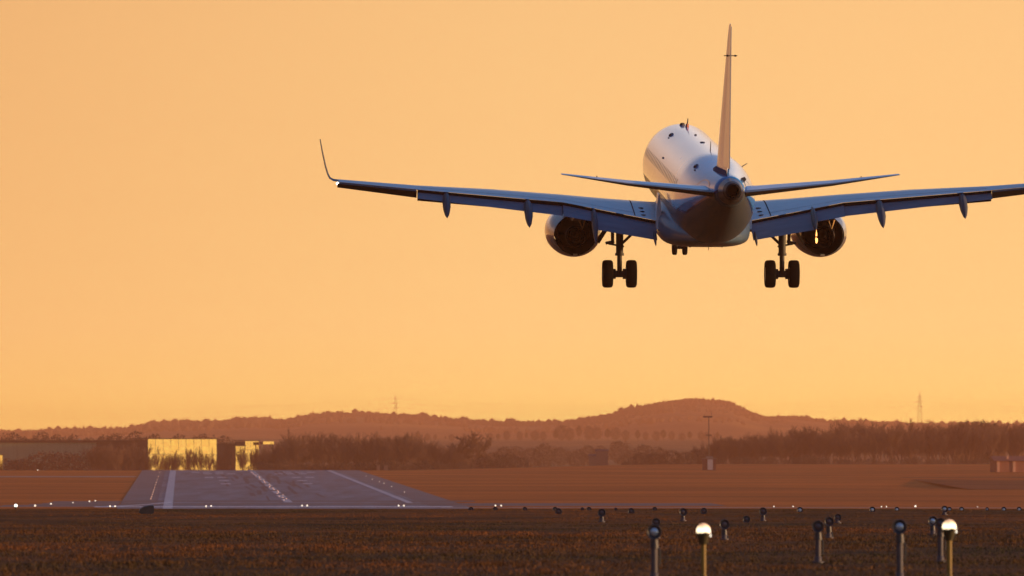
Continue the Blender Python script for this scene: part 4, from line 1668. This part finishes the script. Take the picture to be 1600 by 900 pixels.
PY = 6400.0
pa = pylon(618, 616, PY, 'left lattice pylon, thin against the sky above the ridge')
pb = pylon(1437, 613, PY, 'right lattice pylon, thin against the sky above the wood')
ends = [(pa[0] - 430, PY, pa[2], pa[3] * .86), pa, pb, (pb[0] + 430, PY, pb[2], pb[3])]
for f, nm in ((.70, 'lower'), (.80, 'middle'), (.90, 'upper')):
    pts = []
    for a, c in zip(ends[:-1], ends[1:]):
        for k in range(24):
            u = k / 24
            za, zc_ = a[2] + a[3] * f, c[2] + c[3] * f
            pts.append((a[0] + (c[0] - a[0]) * u, PY - 3, za + (zc_ - za) * u - 4 * 7 * u * (1 - u)))
    b = MB()
    b.rings([[(p[0], p[1] + .05 * math.sin(an), p[2] + .05 * math.cos(an)) for an in (0, 2.09, 4.19)] for p in pts])
    o = b.build('power_line', M_pylon)
    tag(o, nm + ' thin power line sagging between the two far pylons', 'power line', 'power lines over the ridge')

# ------------------------------------------------------------------ meadow grass
n = 130000
rs = np.random.default_rng(8)
u = rs.random(n)
Yg = np.sqrt(98.0 ** 2 + u * (275.0 ** 2 - 98.0 ** 2))
Xg = rs.uniform(-1, 1, n) * (Yg * .0665 + 2.5)
pat = .55 * value_noise(Xg * .9 + 50, Yg * .33, 21) + .45 * value_noise(Xg * 2.6 + 9, Yg * .9, 22)
keep = rs.random(n) < .25 + 1.1 * pat
Xg, Yg, pat = Xg[keep], Yg[keep], pat[keep]
n = len(Xg)
Zg = ground(Xg, Yg)
hg = (.014 + .055 * pat ** 1.8) * rs.uniform(.6, 1.5, n) * (1 - .6 * smooth(150, 215, Yg))
V = np.zeros((n, 3, 3, 3))
for k in range(3):
    a = rs.uniform(0, 6.283, n)
    wg = rs.uniform(.006, .016, n)
    cx, cy = Xg + rs.normal(0, .05, n), Yg + rs.normal(0, .05, n)
    lean = rs.normal(0, .5, (2, n)) * hg
    V[:, k, 0] = np.stack([cx - np.cos(a) * wg, cy - np.sin(a) * wg, Zg - .01], -1)
    V[:, k, 1] = np.stack([cx + np.cos(a) * wg, cy + np.sin(a) * wg, Zg - .01], -1)
    V[:, k, 2] = np.stack([cx + lean[0], cy + lean[1], Zg + hg], -1)
Fq = np.arange(n * 9).reshape(-1, 3)
M_grass = bpy.data.materials.new('dry_meadow_grass')
M_grass.use_nodes = True
_t = M_grass.node_tree
_p = _t.nodes['Principled BSDF']
_p.inputs['Roughness'].default_value = 0.8
_p.inputs['Specular IOR Level'].default_value = 0.2
_a = _t.nodes.new('ShaderNodeAttribute')
_a.attribute_name = 'dryness'
_r = _t.nodes.new('ShaderNodeValToRGB')
_r.color_ramp.elements[0].color = (0.050, 0.040, 0.012, 1)
_r.color_ramp.elements[1].color = (0.30, 0.10, 0.028, 1)
_r.color_ramp.elements.new(.55).color = (0.15, 0.058, 0.014, 1)
_t.links.new(_a.outputs['Fac'], _r.inputs[0])
_t.links.new(_r.outputs[0], _p.inputs['Base Color'])
grass = np_mesh('meadow_grass', V.reshape(-1, 3), Fq, [M_grass], False)
at_ = grass.data.attributes.new('dryness', 'FLOAT', 'POINT')
dry = np.clip(-.02 + .62 * value_noise(Xg * .12 + 5, Yg * .075, 31) + .48 * value_noise(Xg * .45 + 5, Yg * .2, 33) + rs.normal(0, .06, n) - .1, 0, 1)
if len(grass.data.vertices) == n * 9:
    at_.data.foreach_set('value', np.repeat(dry, 9).astype(np.float32))
tag(grass, 'dry brown and green grass of the near meadow', 'grass', kind='stuff')

# ------------------------------------------------------------------ dusty evening air
b = MB()
b.box((0, 7750, 45), (12300, 16200, 128))
M_haze = bpy.data.materials.new('dusty_air')
M_haze.use_nodes = True
_t = M_haze.node_tree
_t.nodes.clear()
_o = _t.nodes.new('ShaderNodeOutputMaterial')
_v = _t.nodes.new('ShaderNodeVolumePrincipled')
_v.inputs['Color'].default_value = (1.0, 0.46, 0.24, 1)
_v.inputs['Density'].default_value = 1.12e-4
_v.inputs['Anisotropy'].default_value = 0.0
_t.links.new(_v.outputs[0], _o.inputs['Volume'])
o = b.build('haze', M_haze)
tag(o, 'warm dusty evening haze over the airfield', 'haze', kind='stuff')
